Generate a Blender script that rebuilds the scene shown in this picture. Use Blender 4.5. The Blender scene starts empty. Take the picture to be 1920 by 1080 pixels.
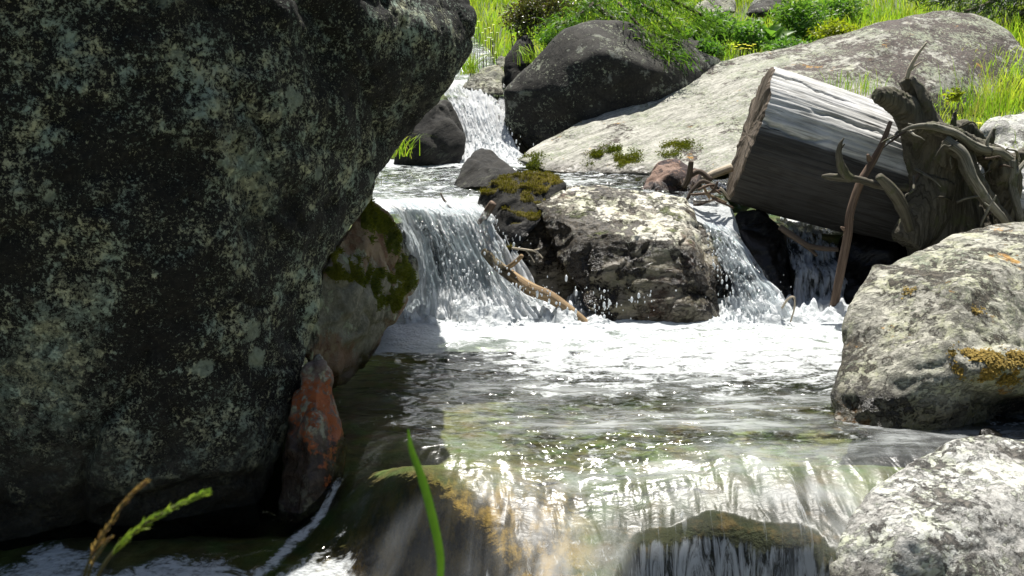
import bpy, bmesh, math, random
import numpy as np
from mathutils import Vector, Matrix

random.seed(7)
RNG = np.random.default_rng(11)
SC = bpy.context.scene
COL = SC.collection

# ------------------------------------------------------------------ camera
CAM_H = 1.2
FOC = 1900.0 / 1920.0 * 36.0
PITCH = math.atan(390.0 / 1900.0)
cam_data = bpy.data.cameras.new("camera")
cam_data.lens = FOC
cam_data.sensor_width = 36.0
cam_data.clip_start = 0.05
cam_data.clip_end = 2000.0
cam_data.dof.use_dof = True
cam_data.dof.focus_distance = 5.0
cam_data.dof.aperture_fstop = 9.0
cam = bpy.data.objects.new("camera", cam_data)
cam.location = (0, 0, CAM_H)
cam.rotation_euler = (math.pi / 2 - PITCH, 0, 0)
COL.objects.link(cam)
SC.camera = cam
CP, SP = math.cos(PITCH), math.sin(PITCH)


def at(px, py, Y):
    """world point seen at photo pixel (px, py) at distance Y along the valley"""
    u = (px - 960.0) / 1900.0
    v = -(py - 540.0) / 1900.0
    dx, dy, dz = u, CP + v * SP, -SP + v * CP
    k = Y / dy
    return Vector((dx * k, Y, CAM_H + dz * k))


def on(px, py, z):
    u = (px - 960.0) / 1900.0
    v = -(py - 540.0) / 1900.0
    dx, dy, dz = u, CP + v * SP, -SP + v * CP
    k = (z - CAM_H) / dz
    return Vector((dx * k, dy * k, z))


# ------------------------------------------------------------------ noise
_PERM = RNG.permutation(512).astype(np.int64)
_GR = RNG.normal(size=(512, 3))
_GR /= np.linalg.norm(_GR, axis=1)[:, None]


def _hash(ix, iy, iz):
    return _PERM[(_PERM[(_PERM[ix & 511] + iy) & 511] + iz) & 511]


def pnoise(p):
    p = np.asarray(p, dtype=np.float64)
    i = np.floor(p).astype(np.int64)
    f = p - i
    w = f * f * f * (f * (f * 6 - 15) + 10)
    out = np.zeros(len(p))
    for a in (0, 1):
        wx = w[:, 0] if a else 1 - w[:, 0]
        for b in (0, 1):
            wy = w[:, 1] if b else 1 - w[:, 1]
            for c in (0, 1):
                wz = w[:, 2] if c else 1 - w[:, 2]
                g = _GR[_hash(i[:, 0] + a, i[:, 1] + b, i[:, 2] + c)]
                d = (g[:, 0] * (f[:, 0] - a) + g[:, 1] * (f[:, 1] - b) + g[:, 2] * (f[:, 2] - c))
                out += d * wx * wy * wz
    return out * 1.5


def fbm(p, octv=4, gain=0.5, ridged=False):
    p = np.asarray(p, dtype=np.float64)
    s, a, t = np.zeros(len(p)), 1.0, 0.0
    for k in range(octv):
        n = pnoise(p + 17.3 * k)
        if ridged:
            n = 1 - 2 * np.abs(n)
        s += a * n
        t += a
        a *= gain
        p = p * 2.03
    return s / t


def cells(p):
    """cellular noise: (F2-F1, random value of the cell)"""
    p = np.asarray(p, dtype=np.float64)
    i = np.floor(p).astype(np.int64)
    f1 = np.full(len(p), 9.0)
    f2 = np.full(len(p), 9.0)
    val = np.zeros(len(p))
    for a in (-1, 0, 1):
        for b in (-1, 0, 1):
            for c in (-1, 0, 1):
                h = _hash(i[:, 0] + a, i[:, 1] + b, i[:, 2] + c)
                q = i + np.array([a, b, c]) + 0.5 + 0.42 * _GR[h]
                d = np.linalg.norm(q - p, axis=1)
                m = d < f1
                f2 = np.where(m, f1, np.minimum(f2, d))
                val = np.where(m, h / 511.0, val)
                f1 = np.where(m, d, f1)
    return f2 - f1, val


def sstep(a, b, x):
    t = np.clip((np.asarray(x, dtype=np.float64) - a) / (b - a), 0, 1)
    return t * t * (3 - 2 * t)


# ------------------------------------------------------------------ meshes
def mesh_np(name, verts, quads=None, tris=None, smooth=True):
    verts = np.asarray(verts, dtype=np.float32)
    me = bpy.data.meshes.new(name)
    nq = 0 if quads is None else len(quads)
    nt = 0 if tris is None else len(tris)
    loops = []
    if nq:
        loops.append(np.asarray(quads, dtype=np.int32).ravel())
    if nt:
        loops.append(np.asarray(tris, dtype=np.int32).ravel())
    li = np.concatenate(loops)
    st = np.concatenate([np.arange(nq) * 4, nq * 4 + np.arange(nt) * 3]).astype(np.int32)
    me.vertices.add(len(verts))
    me.vertices.foreach_set("co", verts.ravel())
    me.loops.add(len(li))
    me.loops.foreach_set("vertex_index", li)
    me.polygons.add(nq + nt)
    me.polygons.foreach_set("loop_start", st)
    me.update(calc_edges=True)
    if smooth:
        me.polygons.foreach_set("use_smooth", np.ones(nq + nt, dtype=bool))
    me.validate()
    return me


def attr(me, name, values):
    a = me.attributes.new(name, "FLOAT", "POINT")
    a.data.foreach_set("value", np.asarray(values, dtype=np.float32))


def verts_of(me):
    v = np.empty(len(me.vertices) * 3, dtype=np.float32)
    me.vertices.foreach_get("co", v)
    return v.reshape(-1, 3).astype(np.float64)


def normals_of(me):
    n = np.empty(len(me.vertices) * 3, dtype=np.float32)
    me.vertex_normals.foreach_get("vector", n)
    return n.reshape(-1, 3).astype(np.float64)


def set_verts(me, v):
    me.vertices.foreach_set("co", np.asarray(v, dtype=np.float32).ravel())
    me.update()


def relax(me, n, f=0.5):
    e = np.empty(len(me.edges) * 2, dtype=np.int32)
    me.edges.foreach_get("vertices", e)
    e = e.reshape(-1, 2)
    a = np.concatenate([e[:, 0], e[:, 1]])
    b = np.concatenate([e[:, 1], e[:, 0]])
    cnt = np.bincount(a, minlength=len(me.vertices)).astype(np.float64)
    cnt[cnt == 0] = 1
    v = verts_of(me)
    for k in range(n):
        m = np.stack([np.bincount(a, weights=v[b, i], minlength=len(v)) / cnt for i in range(3)], axis=1)
        v = v + f * (m - v)
    set_verts(me, v)


def remesh(me, voxel):
    o = bpy.data.objects.new("work", me)
    COL.objects.link(o)
    md = o.modifiers.new("r", "REMESH")
    md.mode = "VOXEL"
    md.voxel_size = voxel
    dg = bpy.context.evaluated_depsgraph_get()
    out = bpy.data.meshes.new_from_object(o.evaluated_get(dg))
    bpy.data.objects.remove(o)
    bpy.data.meshes.remove(me)
    return out


def tag(o, label=None, cat=None, group=None, kind=None):
    if label:
        o["label"] = label
    if cat:
        o["category"] = cat
    if group:
        o["group"] = group
    if kind:
        o["kind"] = kind
    return o


def link(name, me, mat, parent=None, base=None):
    """link a mesh given in world coordinates; base = where its origin goes"""
    o = bpy.data.objects.new(name, me)
    if mat is not None:
        me.materials.clear()
        me.materials.append(mat)
    off = Vector(base) if base is not None else (Vector(parent["_b"]) if parent is not None else Vector((0, 0, 0)))
    if off.length > 0:
        me.transform(Matrix.Translation(-off))
    COL.objects.link(o)
    if parent is not None:
        o.parent = parent
    else:
        o.location = off
    return o


def empty(name, loc, label, cat, group=None):
    o = bpy.data.objects.new(name, None)
    o.empty_display_size = 0.1
    o.location = loc
    o["_b"] = tuple(loc)
    COL.objects.link(o)
    return tag(o, label, cat, group)


# ------------------------------------------------------------------ node helper
class NT:
    def __init__(s, name):
        s.m = bpy.data.materials.new(name)
        s.m.use_nodes = True
        s.t = s.m.node_tree
        s.t.nodes.clear()
        s.out = s.t.nodes.new("ShaderNodeOutputMaterial")

    def n(s, typ, **kw):
        nd = s.t.nodes.new(typ)
        for k, v in kw.items():
            setattr(nd, k, v)
        return nd

    def put(s, sock, v):
        if v is None:
            return
        if isinstance(v, bpy.types.NodeSocket):
            s.t.links.new(v, sock)
        else:
            if isinstance(v, (tuple, list)) and len(v) == 3 and sock.type == "RGBA":
                v = (*v, 1)
            sock.default_value = v

    def co(s, kind="Object"):
        return s.n("ShaderNodeTexCoord").outputs[kind]

    def pos(s):
        return s.n("ShaderNodeNewGeometry").outputs["Position"]

    def normal_z(s):
        g = s.n("ShaderNodeNewGeometry")
        return s.sep(g.outputs["Normal"])[2]

    def sep(s, v):
        x = s.n("ShaderNodeSeparateXYZ")
        s.put(x.inputs[0], v)
        return x.outputs

    def mapp(s, v, scale=(1, 1, 1), rot=(0, 0, 0), loc=(0, 0, 0)):
        x = s.n("ShaderNodeMapping")
        s.put(x.inputs["Vector"], v)
        x.inputs["Scale"].default_value = scale
        x.inputs["Rotation"].default_value = rot
        x.inputs["Location"].default_value = loc
        return x.outputs[0]

    def noise(s, v, scale, detail=4, rough=0.55, dist=0.0, dim="3D"):
        x = s.n("ShaderNodeTexNoise", noise_dimensions=dim)
        s.put(x.inputs["Vector"], v)
        x.inputs["Scale"].default_value = scale
        x.inputs["Detail"].default_value = detail
        x.inputs["Roughness"].default_value = rough
        x.inputs["Distortion"].default_value = dist
        return x.outputs["Fac"]

    def vor(s, v, scale, feature="F1", out="Distance", rnd=1.0):
        x = s.n("ShaderNodeTexVoronoi", feature=feature)
        s.put(x.inputs["Vector"], v)
        x.inputs["Scale"].default_value = scale
        x.inputs["Randomness"].default_value = rnd
        return x.outputs[out]

    def ramp(s, f, a, b):
        """0 below a, 1 above b"""
        x = s.n("ShaderNodeMapRange", interpolation_type="SMOOTHSTEP")
        s.put(x.inputs[0], f)
        x.inputs[1].default_value = a
        x.inputs[2].default_value = b
        return x.outputs[0]

    def cramp(s, f, stops):
        x = s.n("ShaderNodeValToRGB")
        s.put(x.inputs[0], f)
        el = x.color_ramp.elements
        while len(el) < len(stops):
            el.new(0.5)
        for e, (p, c) in zip(el, stops):
            e.position = p
            e.color = (*c, 1)
        return x.outputs[0]

    def math(s, op, a, b=0.5, clamp=False):
        x = s.n("ShaderNodeMath", operation=op, use_clamp=clamp)
        s.put(x.inputs[0], a)
        s.put(x.inputs[1], b)
        return x.outputs[0]

    def mul(s, a, b):
        return s.math("MULTIPLY", a, b)

    def add(s, a, b):
        return s.math("ADD", a, b)

    def sub(s, a, b):
        return s.math("SUBTRACT", a, b)

    def mix(s, f, a, b, blend="MIX"):
        x = s.n("ShaderNodeMix", data_type="RGBA", blend_type=blend)
        s.put(x.inputs[0], f)
        s.put(x.inputs[6], a)
        s.put(x.inputs[7], b)
        return x.outputs[2]

    def attr(s, name):
        return s.n("ShaderNodeAttribute", attribute_name=name).outputs["Fac"]

    def bump(s, h, strength=0.5, dist=0.01, normal=None):
        x = s.n("ShaderNodeBump")
        x.inputs["Strength"].default_value = strength
        x.inputs["Distance"].default_value = dist
        s.put(x.inputs["Height"], h)
        if normal is not None:
            s.put(x.inputs["Normal"], normal)
        return x.outputs[0]

    def bsdf(s, color, rough=0.8, normal=None, spec=0.5, **kw):
        x = s.n("ShaderNodeBsdfPrincipled")
        s.put(x.inputs["Base Color"], color)
        s.put(x.inputs["Roughness"], rough)
        s.put(x.inputs["Specular IOR Level"], spec)
        if normal is not None:
            s.put(x.inputs["Normal"], normal)
        for k, v in kw.items():
            s.put(x.inputs[k.replace("_", " ")], v)
        return x.outputs[0]

    def mixs(s, f, a, b):
        x = s.n("ShaderNodeMixShader")
        s.put(x.inputs[0], f)
        s.put(x.inputs[1], a)
        s.put(x.inputs[2], b)
        return x.outputs[0]

    def done(s, surf):
        s.put(s.out.inputs["Surface"], surf)
        return s.m


# ------------------------------------------------------------------ light
EL, AZ = math.radians(70), math.radians(-9)      # the sun stands upstream, over the meadow
TO_SUN = Vector((-math.sin(AZ) * math.cos(EL), math.cos(AZ) * math.cos(EL), math.sin(EL)))
sd = bpy.data.lights.new("sun", "SUN")
sd.energy = 5.0
sd.angle = math.radians(0.5)
sd.color = (1.0, 0.965, 0.9)
so = bpy.data.objects.new("sun", sd)
so.rotation_euler = TO_SUN.to_track_quat("Z", "Y").to_euler()
so.location = (-5, 6, 20)
COL.objects.link(so)
W = bpy.data.worlds.new("World")
SC.world = W
W.use_nodes = True
wt = W.node_tree
bg = wt.nodes["Background"]
sky = wt.nodes.new("ShaderNodeTexSky")
sky.sky_type = "NISHITA"
sky.sun_disc = False
sky.sun_elevation = EL
sky.sun_rotation = -AZ
sky.dust_density = 2.0
# bright cloud added to the unseen upstream sky to whiten the water's reflections
_tc = wt.nodes.new("ShaderNodeTexCoord")
_nz = wt.nodes.new("ShaderNodeTexNoise")
_nz.inputs["Scale"].default_value = 3.2
_nz.inputs["Detail"].default_value = 7
wt.links.new(_tc.outputs["Generated"], _nz.inputs["Vector"])
_sx = wt.nodes.new("ShaderNodeSeparateXYZ")
wt.links.new(_tc.outputs["Generated"], _sx.inputs[0])
_my = wt.nodes.new("ShaderNodeMapRange")
wt.links.new(_sx.outputs[1], _my.inputs[0])
_my.inputs[1].default_value, _my.inputs[2].default_value = 0.35, 0.7
_mn = wt.nodes.new("ShaderNodeMapRange")
wt.links.new(_nz.outputs[0], _mn.inputs[0])
_mn.inputs[1].default_value, _mn.inputs[2].default_value = 0.36, 0.54
_mm = wt.nodes.new("ShaderNodeMath")
_mm.operation = "MULTIPLY"
_mz = wt.nodes.new("ShaderNodeMapRange")
wt.links.new(_sx.outputs[2], _mz.inputs[0])
_mz.inputs[1].default_value, _mz.inputs[2].default_value = 0.78, 0.6
_m2 = wt.nodes.new("ShaderNodeMath")
_m2.operation = "MULTIPLY"
wt.links.new(_my.outputs[0], _m2.inputs[0])
wt.links.new(_mz.outputs[0], _m2.inputs[1])
wt.links.new(_m2.outputs[0], _mm.inputs[0])
wt.links.new(_mn.outputs[0], _mm.inputs[1])
_mx = wt.nodes.new("ShaderNodeMix")
_mx.data_type = "RGBA"
wt.links.new(_mm.outputs[0], _mx.inputs[0])
wt.links.new(sky.outputs[0], _mx.inputs[6])
_mx.inputs[7].default_value = (30, 30.5, 31.5, 1)
wt.links.new(_mx.outputs[2], bg.inputs["Color"])
bg.inputs["Strength"].default_value = 0.05
SC.view_settings.view_transform = "Standard"
SC.view_settings.look = "None"
SC.view_settings.gamma = 1
SC.view_settings.use_curve_mapping = False
SC.view_settings.exposure = 0.84
SC.cycles.max_bounces = 8
SC.cycles.transparent_max_bounces = 24
SC.cycles.transmission_bounces = 6
SC.cycles.caustics_reflective = False
SC.cycles.caustics_refractive = False
SC.cycles.sample_clamp_indirect = 6.0
SC.cycles.use_denoising = True
try:
    SC.cycles.denoiser = "OPENIMAGEDENOISE"
    SC.cycles.denoising_input_passes = "RGB_ALBEDO_NORMAL"
except Exception:
    pass
# ------------------------------------------------------------------ rock materials
def rock_mat(name, stone, dark=None, pale=None, speck=0.0, orange=0.0, moss=0.0, wet=None, band=None,
             rust=0.0, vein=0.5, top=0.0, side=None, bump=0.6, rough=0.85, seed=0.0, grain=1.0):
    """stone: two stone colours; dark / pale: (amount, colour, scale) of crusts; band: (rotation, stretch) of the
    foliation; wet: world height of the water mark"""
    m = NT(name)
    p0 = m.mapp(m.co(), loc=(seed, seed * 1.7, -seed))
    pb = m.mapp(m.mapp(p0, rot=band[0]), scale=band[1]) if band else p0
    big = m.noise(p0, 2.2, 5, 0.6)
    lay = m.noise(pb, 7.0 * grain, 7, 0.65, 0.3)
    fine = m.noise(p0, 55 * grain, 5, 0.65)
    col = m.mix(m.ramp(lay, 0.36, 0.64), stone[0], stone[1])
    col = m.mix(m.mul(m.ramp(fine, 0.42, 0.7), 0.55), col, (stone[1][0] * 1.5, stone[1][1] * 1.5, stone[1][2] * 1.5))
    col = m.mix(m.mul(m.ramp(m.noise(pb, 16 * grain, 6, 0.7), 0.52, 0.66), vein), col, (stone[0][0] * 0.35, stone[0][1] * 0.35, stone[0][2] * 0.33))
    h = m.add(m.mul(lay, 0.7), m.mul(fine, 0.35))
    if pale:
        am, pc, psc = pale
        patch = m.noise(p0, psc * 0.22, 3, 0.55)
        crust = m.noise(pb if band else p0, psc, 8, 0.72, 0.2)
        f = m.ramp(m.add(m.mul(patch, 0.75), crust), 1.02 - am * 0.5, 1.10 - am * 0.5)
        tint = m.mix(m.ramp(m.noise(p0, 9, 4, 0.6), 0.4, 0.62), pc, (pc[0] * 0.92, pc[1] * 0.96, pc[2] * 0.76))
        tint = m.mix(m.ramp(fine, 0.4, 0.75), tint, (pc[0] * 1.35, pc[1] * 1.35, pc[2] * 1.35))
        col = m.mix(f, col, tint)
        h = m.add(h, m.mul(f, 0.35))
    if dark:
        am, dc, dsc = dark
        patch = m.noise(p0, dsc * 0.2, 3, 0.5)
        crust = m.noise(p0, dsc, 9, 0.75, 0.3)
        if top:       # the crust grows thicker away from the water
            crust = m.add(crust, m.mul(m.ramp(m.sep(m.pos())[2], 0.0, 1.5), top))
        if side:
            crust = m.add(crust, m.mul(m.ramp(m.sep(m.pos())[0], side[0], side[1]), side[2]))
        f = m.ramp(m.add(m.mul(patch, 0.7), crust), 1.0 - am * 0.5, 1.06 - am * 0.5)
        col = m.mix(f, col, m.mix(m.ramp(fine, 0.4, 0.7), dc, (dc[0] * 2.6, dc[1] * 2.5, dc[2] * 2.3)))
        h = m.add(h, m.mul(f, 0.5))
    if speck:
        a1 = m.noise(p0, 38, 6, 0.8, 0.4)
        a2 = m.noise(p0, 3.2, 5, 0.65)
        f = m.ramp(m.add(a1, m.mul(a2, 0.55)), 0.98 - speck * 0.22, 1.02 - speck * 0.22)
        col = m.mix(f, col, m.mix(m.noise(p0, 20, 3), (0.20, 0.24, 0.19), (0.36, 0.36, 0.24)))
        h = m.add(h, m.mul(f, 0.3))
    if orange:
        d = m.noise(p0, 5.0, 3, 0.5)
        f = m.mul(m.ramp(m.add(d, m.mul(m.noise(p0, 30, 5, 0.7), 0.5)), 1.08 - orange, 1.14 - orange), 0.85)
        col = m.mix(f, col, m.mix(m.noise(p0, 40, 4), (0.34, 0.13, 0.03), (0.46, 0.29, 0.05)))
    if rust:
        f = m.mul(m.ramp(m.add(m.noise(p0, 2.5, 4, 0.6), m.mul(m.noise(p0, 25, 5, 0.7), 0.4)), 0.9 - rust, 1.0 - rust), 0.7)
        col = m.mix(f, col, (0.16, 0.075, 0.035))
    if moss:
        nz = m.normal_z()
        f = m.ramp(m.add(nz, m.mul(m.sub(m.noise(p0, 6, 6, 0.65), 0.5), 3.0)), 1.35 - moss, 1.6 - moss)
        col = m.mix(f, col, m.mix(m.noise(p0, 70, 3), (0.035, 0.05, 0.008), (0.12, 0.13, 0.02)))
        h = m.add(h, m.mul(f, m.add(m.noise(p0, 90, 3), 0.6)))
    rg = rough
    if wet is not None:
        z = m.sep(m.pos())[2]
        edge = m.add(z, m.mul(m.sub(m.noise(p0, 5, 5, 0.6), 0.5), 0.16))
        w = m.sub(1.0, m.ramp(edge, wet - 0.02, wet + 0.07))
        col = m.mix(w, col, m.mix(1.0, col, (0.28, 0.25, 0.22), "MULTIPLY"))
        rg = m.math("MULTIPLY_ADD", w, -(rough - 0.25))
        rg.node.inputs[2].default_value = rough
    nrm = m.bump(h, bump, 0.02)
    nrm = m.bump(m.noise(p0, 160, 4, 0.6), bump * 0.45, 0.004, nrm)
    return m.done(m.bsdf(col, rg, nrm, 0.35))


# ------------------------------------------------------------------ rock shapes
def cracks(lines):
    """open joints running over a rock's face along lines of (px, py): (points, width m, depth m)"""
    def fn(v, n):
        d = v - np.array([0, 0, CAM_H])
        yy = d[:, 1] * CP - d[:, 2] * SP
        zz = d[:, 1] * SP + d[:, 2] * CP
        X, Y = 960 + 1900 * d[:, 0] / yy, 540 - 1900 * zz / yy
        w = fbm(v * 7, 4, 0.6)
        X, Y = X + 22 * w, Y + 18 * fbm(v * 7 + 40, 4, 0.6)
        out = np.zeros(len(v))
        for pts, wd, dp in lines:
            best = np.full(len(v), 1e9)
            for a, b in zip(pts[:-1], pts[1:]):
                ab = np.array([b[0] - a[0], b[1] - a[1]], dtype=float)
                t = np.clip(((X - a[0]) * ab[0] + (Y - a[1]) * ab[1]) / (ab @ ab), 0, 1)
                best = np.minimum(best, np.hypot(X - a[0] - t * ab[0], Y - a[1] - t * ab[1]) * yy / 1900)
            out = np.maximum(out, dp * np.exp(-(best / wd) ** 2) * (0.75 + 0.6 * w))
        front = n[:, 1] < 0.2
        return v - n * (out * front)[:, None]
    return fn


ROCKS = {}


def rock(name, label, hulls, voxel, mat, cat="boulder", smooth=4, amp=0.05, size=0.5, chip=0.02, chipsize=0.3, strata=0.0,
         sdir=(0.2, 0.1, 1.0), sfreq=14.0, pit=0.0, group=None, parent=None, fn=None, back=0.8, shrink=0.72):
    """hulls: lists of (px, py, Y) corner points; each is closed behind by its own points pushed back and drawn in"""
    bm = bmesh.new()
    for hp in hulls:
        bk = back
        if isinstance(hp, tuple):
            hp, bk = hp
        pts = [at(*p) for p in hp]
        c = sum(pts, Vector()) / len(pts)
        if bk:
            for p, s in zip(list(pts), hp):
                q = c + (p - c) * shrink
                d = (q - Vector((0, 0, CAM_H)))
                pts.append(q + d * (bk / max(d.y, 0.5)))
        vs = [bm.verts.new(p) for p in pts]
        r = bmesh.ops.convex_hull(bm, input=vs)
        bmesh.ops.delete(bm, geom=list({g for g in r["geom_interior"] + r["geom_unused"] if isinstance(g, bmesh.types.BMVert)}), context="VERTS")
    me = bpy.data.meshes.new(name)
    bm.to_mesh(me)
    bm.free()
    me = remesh(me, voxel)
    relax(me, smooth)
    v, n = verts_of(me), normals_of(me)
    off = sum(ord(ch) * (k + 1) for k, ch in enumerate(label)) % 97 * 1.37
    p = v + off
    d = amp * fbm(p / size, 5, 0.5)
    if chip:
        wv = np.stack([fbm(p / chipsize + 31 * k, 2) for k in range(3)], axis=1) * 0.45
        e, val = cells(p / chipsize + wv)
        d += chip * (val - 0.5) * sstep(0.0, 0.22, e) * 2 - chip * 0.5 * (1 - sstep(0, 0.07, e))
    if strata:
        sd_ = np.array(sdir) / np.linalg.norm(sdir)
        a = (p @ sd_)
        w = fbm(p / 0.35, 3) * 0.12
        q = np.stack([(a + w) * sfreq, p[:, 0] * 1.3, p[:, 1] * 1.3], axis=1)
        d += strata * fbm(q, 3, 0.55)
    if pit:
        d -= pit * np.maximum(0, fbm(p / 0.09, 4, 0.6) - 0.08) * 2
    v = v + n * d[:, None]
    if fn is not None:
        v = fn(v, n)
    set_verts(me, v)
    relax(me, 1, 0.35)
    me.polygons.foreach_set("use_smooth", np.ones(len(me.polygons), dtype=bool))
    lo, hi = v.min(0), v.max(0)
    base = ((lo[0] + hi[0]) / 2, (lo[1] + hi[1]) / 2, lo[2])
    o = link(name, me, mat, parent, None if parent is not None else base)
    if parent is None:
        o["_b"] = base
        tag(o, label, cat, group)
    ROCKS[label] = o
    return o


TILT = (0.5, 0.35, 0.2)
def big_mat():
    m = NT("lichened_dark_rock")
    p = m.co()
    z = m.sep(m.pos())[2]
    b1 = m.noise(p, 1.3, 4, 0.6)
    b2 = m.noise(p, 6.0, 5, 0.65)
    band = m.noise(m.mapp(m.mapp(p, rot=(0.2, 0.45, 0.1)), scale=(1.2, 1.2, 7)), 3.0, 7, 0.65, 0.4)
    fine = m.noise(p, 70, 5, 0.7)
    col = m.mix(m.ramp(band, 0.36, 0.64), (0.03, 0.028, 0.022), (0.09, 0.084, 0.064))
    col = m.mix(m.mul(m.ramp(fine, 0.45, 0.7), 0.5), col, (0.13, 0.125, 0.10))
    above = m.ramp(m.add(z, m.mul(m.sub(b2, 0.5), 0.9)), -0.2, 0.14)          # crusts start above the splash line
    # grey-green sheets
    sh = m.ramp(m.add(m.mul(b1, 0.8), m.noise(p, 17, 10, 0.82, 0.5)), 0.95, 1.02)
    shc = m.mix(m.ramp(m.noise(p, 24, 6, 0.7), 0.4, 0.6), (0.06, 0.07, 0.052), (0.17, 0.20, 0.155))
    col = m.mix(m.mul(sh, m.add(m.mul(above, 0.75), 0.25)), col, shc)
    # black crust
    bk = m.ramp(m.add(m.mul(m.sub(1.0, b1), 0.7), m.noise(p, 22, 10, 0.85, 0.4)), 0.74, 0.81)
    bk = m.mul(bk, above)
    col = m.mix(bk, col, m.mix(m.ramp(fine, 0.45, 0.7), (0.006, 0.006, 0.005), (0.026, 0.025, 0.02)))
    # small pale flecks and grains
    dens = m.add(m.mul(m.noise(p, 2.4, 4, 0.6), 0.5), m.mul(m.noise(p, 9.0, 4, 0.6), 0.35))
    f1 = m.ramp(m.add(m.noise(p, 46, 6, 0.85, 0.3), dens), 0.955, 0.995)
    f2 = m.ramp(m.add(m.noise(p, 105, 4, 0.7), m.mul(dens, 0.6)), 0.83, 0.86)
    fc = m.mix(m.ramp(m.noise(p, 12, 4, 0.6), 0.4, 0.62), (0.30, 0.37, 0.30), (0.44, 0.45, 0.30))
    fl = m.math("MAXIMUM", f1, m.mul(f2, 0.8))
    fl = m.mul(fl, m.add(m.mul(above, 0.85), 0.12))
    col = m.mix(fl, col, fc)
    # round rosettes
    vd = m.vor(m.mapp(p, scale=(1, 1, 1)), 6.5, "F1", "Distance")
    vc = m.sep(m.vor(p, 6.5, "F1", "Color"))[0]
    ro = m.ramp(m.add(vd, m.mul(m.sub(m.noise(p, 40, 6, 0.75), 0.5), 0.75)), 0.27, 0.20)
    ro = m.mul(m.mul(ro, m.math("GREATER_THAN", vc, 0.72)), above)
    col = m.mix(m.mul(ro, 0.85), col, m.mix(fine, (0.2, 0.25, 0.19), (0.36, 0.40, 0.31)))
    wet = m.ramp(m.add(z, m.mul(m.sub(b2, 0.5), 0.3)), -0.02, -0.14)
    col = m.mix(wet, col, m.mix(1.0, col, (0.25, 0.23, 0.2), "MULTIPLY"))
    h = m.add(m.add(m.mul(bk, 0.5), m.mul(fl, 0.5)), m.add(m.mul(band, 0.7), m.mul(fine, 0.5)))
    nrm = m.bump(h, 1.0, 0.02)
    nrm = m.bump(m.noise(p, 170, 4, 0.6), 0.5, 0.005, nrm)
    rg = m.math("MULTIPLY_ADD", wet, -0.5)
    rg.node.inputs[2].default_value = 0.85
    return m.done(m.bsdf(col, rg, nrm, 0.3))


M_big = big_mat()
M_mossy = rock_mat("mossy_grey_rock", ((0.10, 0.095, 0.07), (0.2, 0.19, 0.15)), dark=(0.3, (0.02, 0.02, 0.015), 9),
                   pale=(0.3, (0.25, 0.27, 0.2), 13), moss=0.15, rust=0.28, wet=0.05, seed=4.2)
M_slab = rock_mat("pale_gneiss", ((0.20, 0.195, 0.165), (0.38, 0.37, 0.32)), dark=(0.14, (0.045, 0.036, 0.032), 13), side=(1.4, 3.2, 0.17),
                  pale=(0.22, (0.40, 0.395, 0.34), 14), orange=0.14, band=((0.0, 0.348, -0.43), (0.5, 3.2, 6.0)), speck=0.75, vein=0.9, seed=1.3, wet=0.57, grain=0.8)
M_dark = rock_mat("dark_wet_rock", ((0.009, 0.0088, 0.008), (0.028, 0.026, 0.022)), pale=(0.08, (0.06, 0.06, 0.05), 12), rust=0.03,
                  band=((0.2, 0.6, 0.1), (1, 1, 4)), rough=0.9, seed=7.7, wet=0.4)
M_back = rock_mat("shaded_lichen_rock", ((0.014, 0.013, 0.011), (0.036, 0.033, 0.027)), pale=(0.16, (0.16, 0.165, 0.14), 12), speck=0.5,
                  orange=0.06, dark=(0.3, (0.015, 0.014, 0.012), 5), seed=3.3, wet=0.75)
M_block = rock_mat("brown_wet_gneiss", ((0.14, 0.12, 0.085), (0.36, 0.33, 0.26)), dark=(0.34, (0.03, 0.024, 0.015), 16),
                   pale=(0.5, (0.46, 0.44, 0.37), 12), moss=0.25, rust=0.08, band=((0.1, 0.2, 0.3), (1, 1.5, 3.2)), rough=0.5, seed=5.9, wet=0.33, bump=1.0)
M_red = rock_mat("rusty_rock", ((0.09, 0.06, 0.05), (0.16, 0.13, 0.11)), pale=(0.35, (0.26, 0.26, 0.21), 14), dark=(0.3, (0.03, 0.02, 0.02), 10),
                 orange=0.0, seed=8.8, wet=-0.02)
M_brown = rock_mat("reddish_brown_rock", ((0.12, 0.07, 0.05), (0.24, 0.16, 0.12)), dark=(0.35, (0.03, 0.02, 0.02), 8),
                   band=((0.4, 0.2, 0.3), (1, 1.3, 3.5)), seed=9.1, wet=0.56)
M_pale = rock_mat("pale_lichened_granite", ((0.17, 0.163, 0.135), (0.33, 0.318, 0.268)), dark=(0.22, (0.05, 0.045, 0.035), 22),
                  pale=(0.42, (0.35, 0.34, 0.28), 24), orange=0.17, speck=0.5, vein=0.8, band=((0.5, 0.2, 0.2), (1, 1.4, 2.2)), seed=6.4, wet=0.08, bump=0.9)
M_white = rock_mat("whitish_granite", ((0.22, 0.213, 0.195), (0.38, 0.372, 0.345)), speck=0.4, vein=0.8, dark=(0.22, (0.07, 0.066, 0.06), 20),
                   pale=(0.40, (0.42, 0.42, 0.39), 22), band=((0.3, 0.4, 0.2), (1, 1, 1.8)), seed=0.7, wet=-0.13, bump=0.9)
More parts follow.
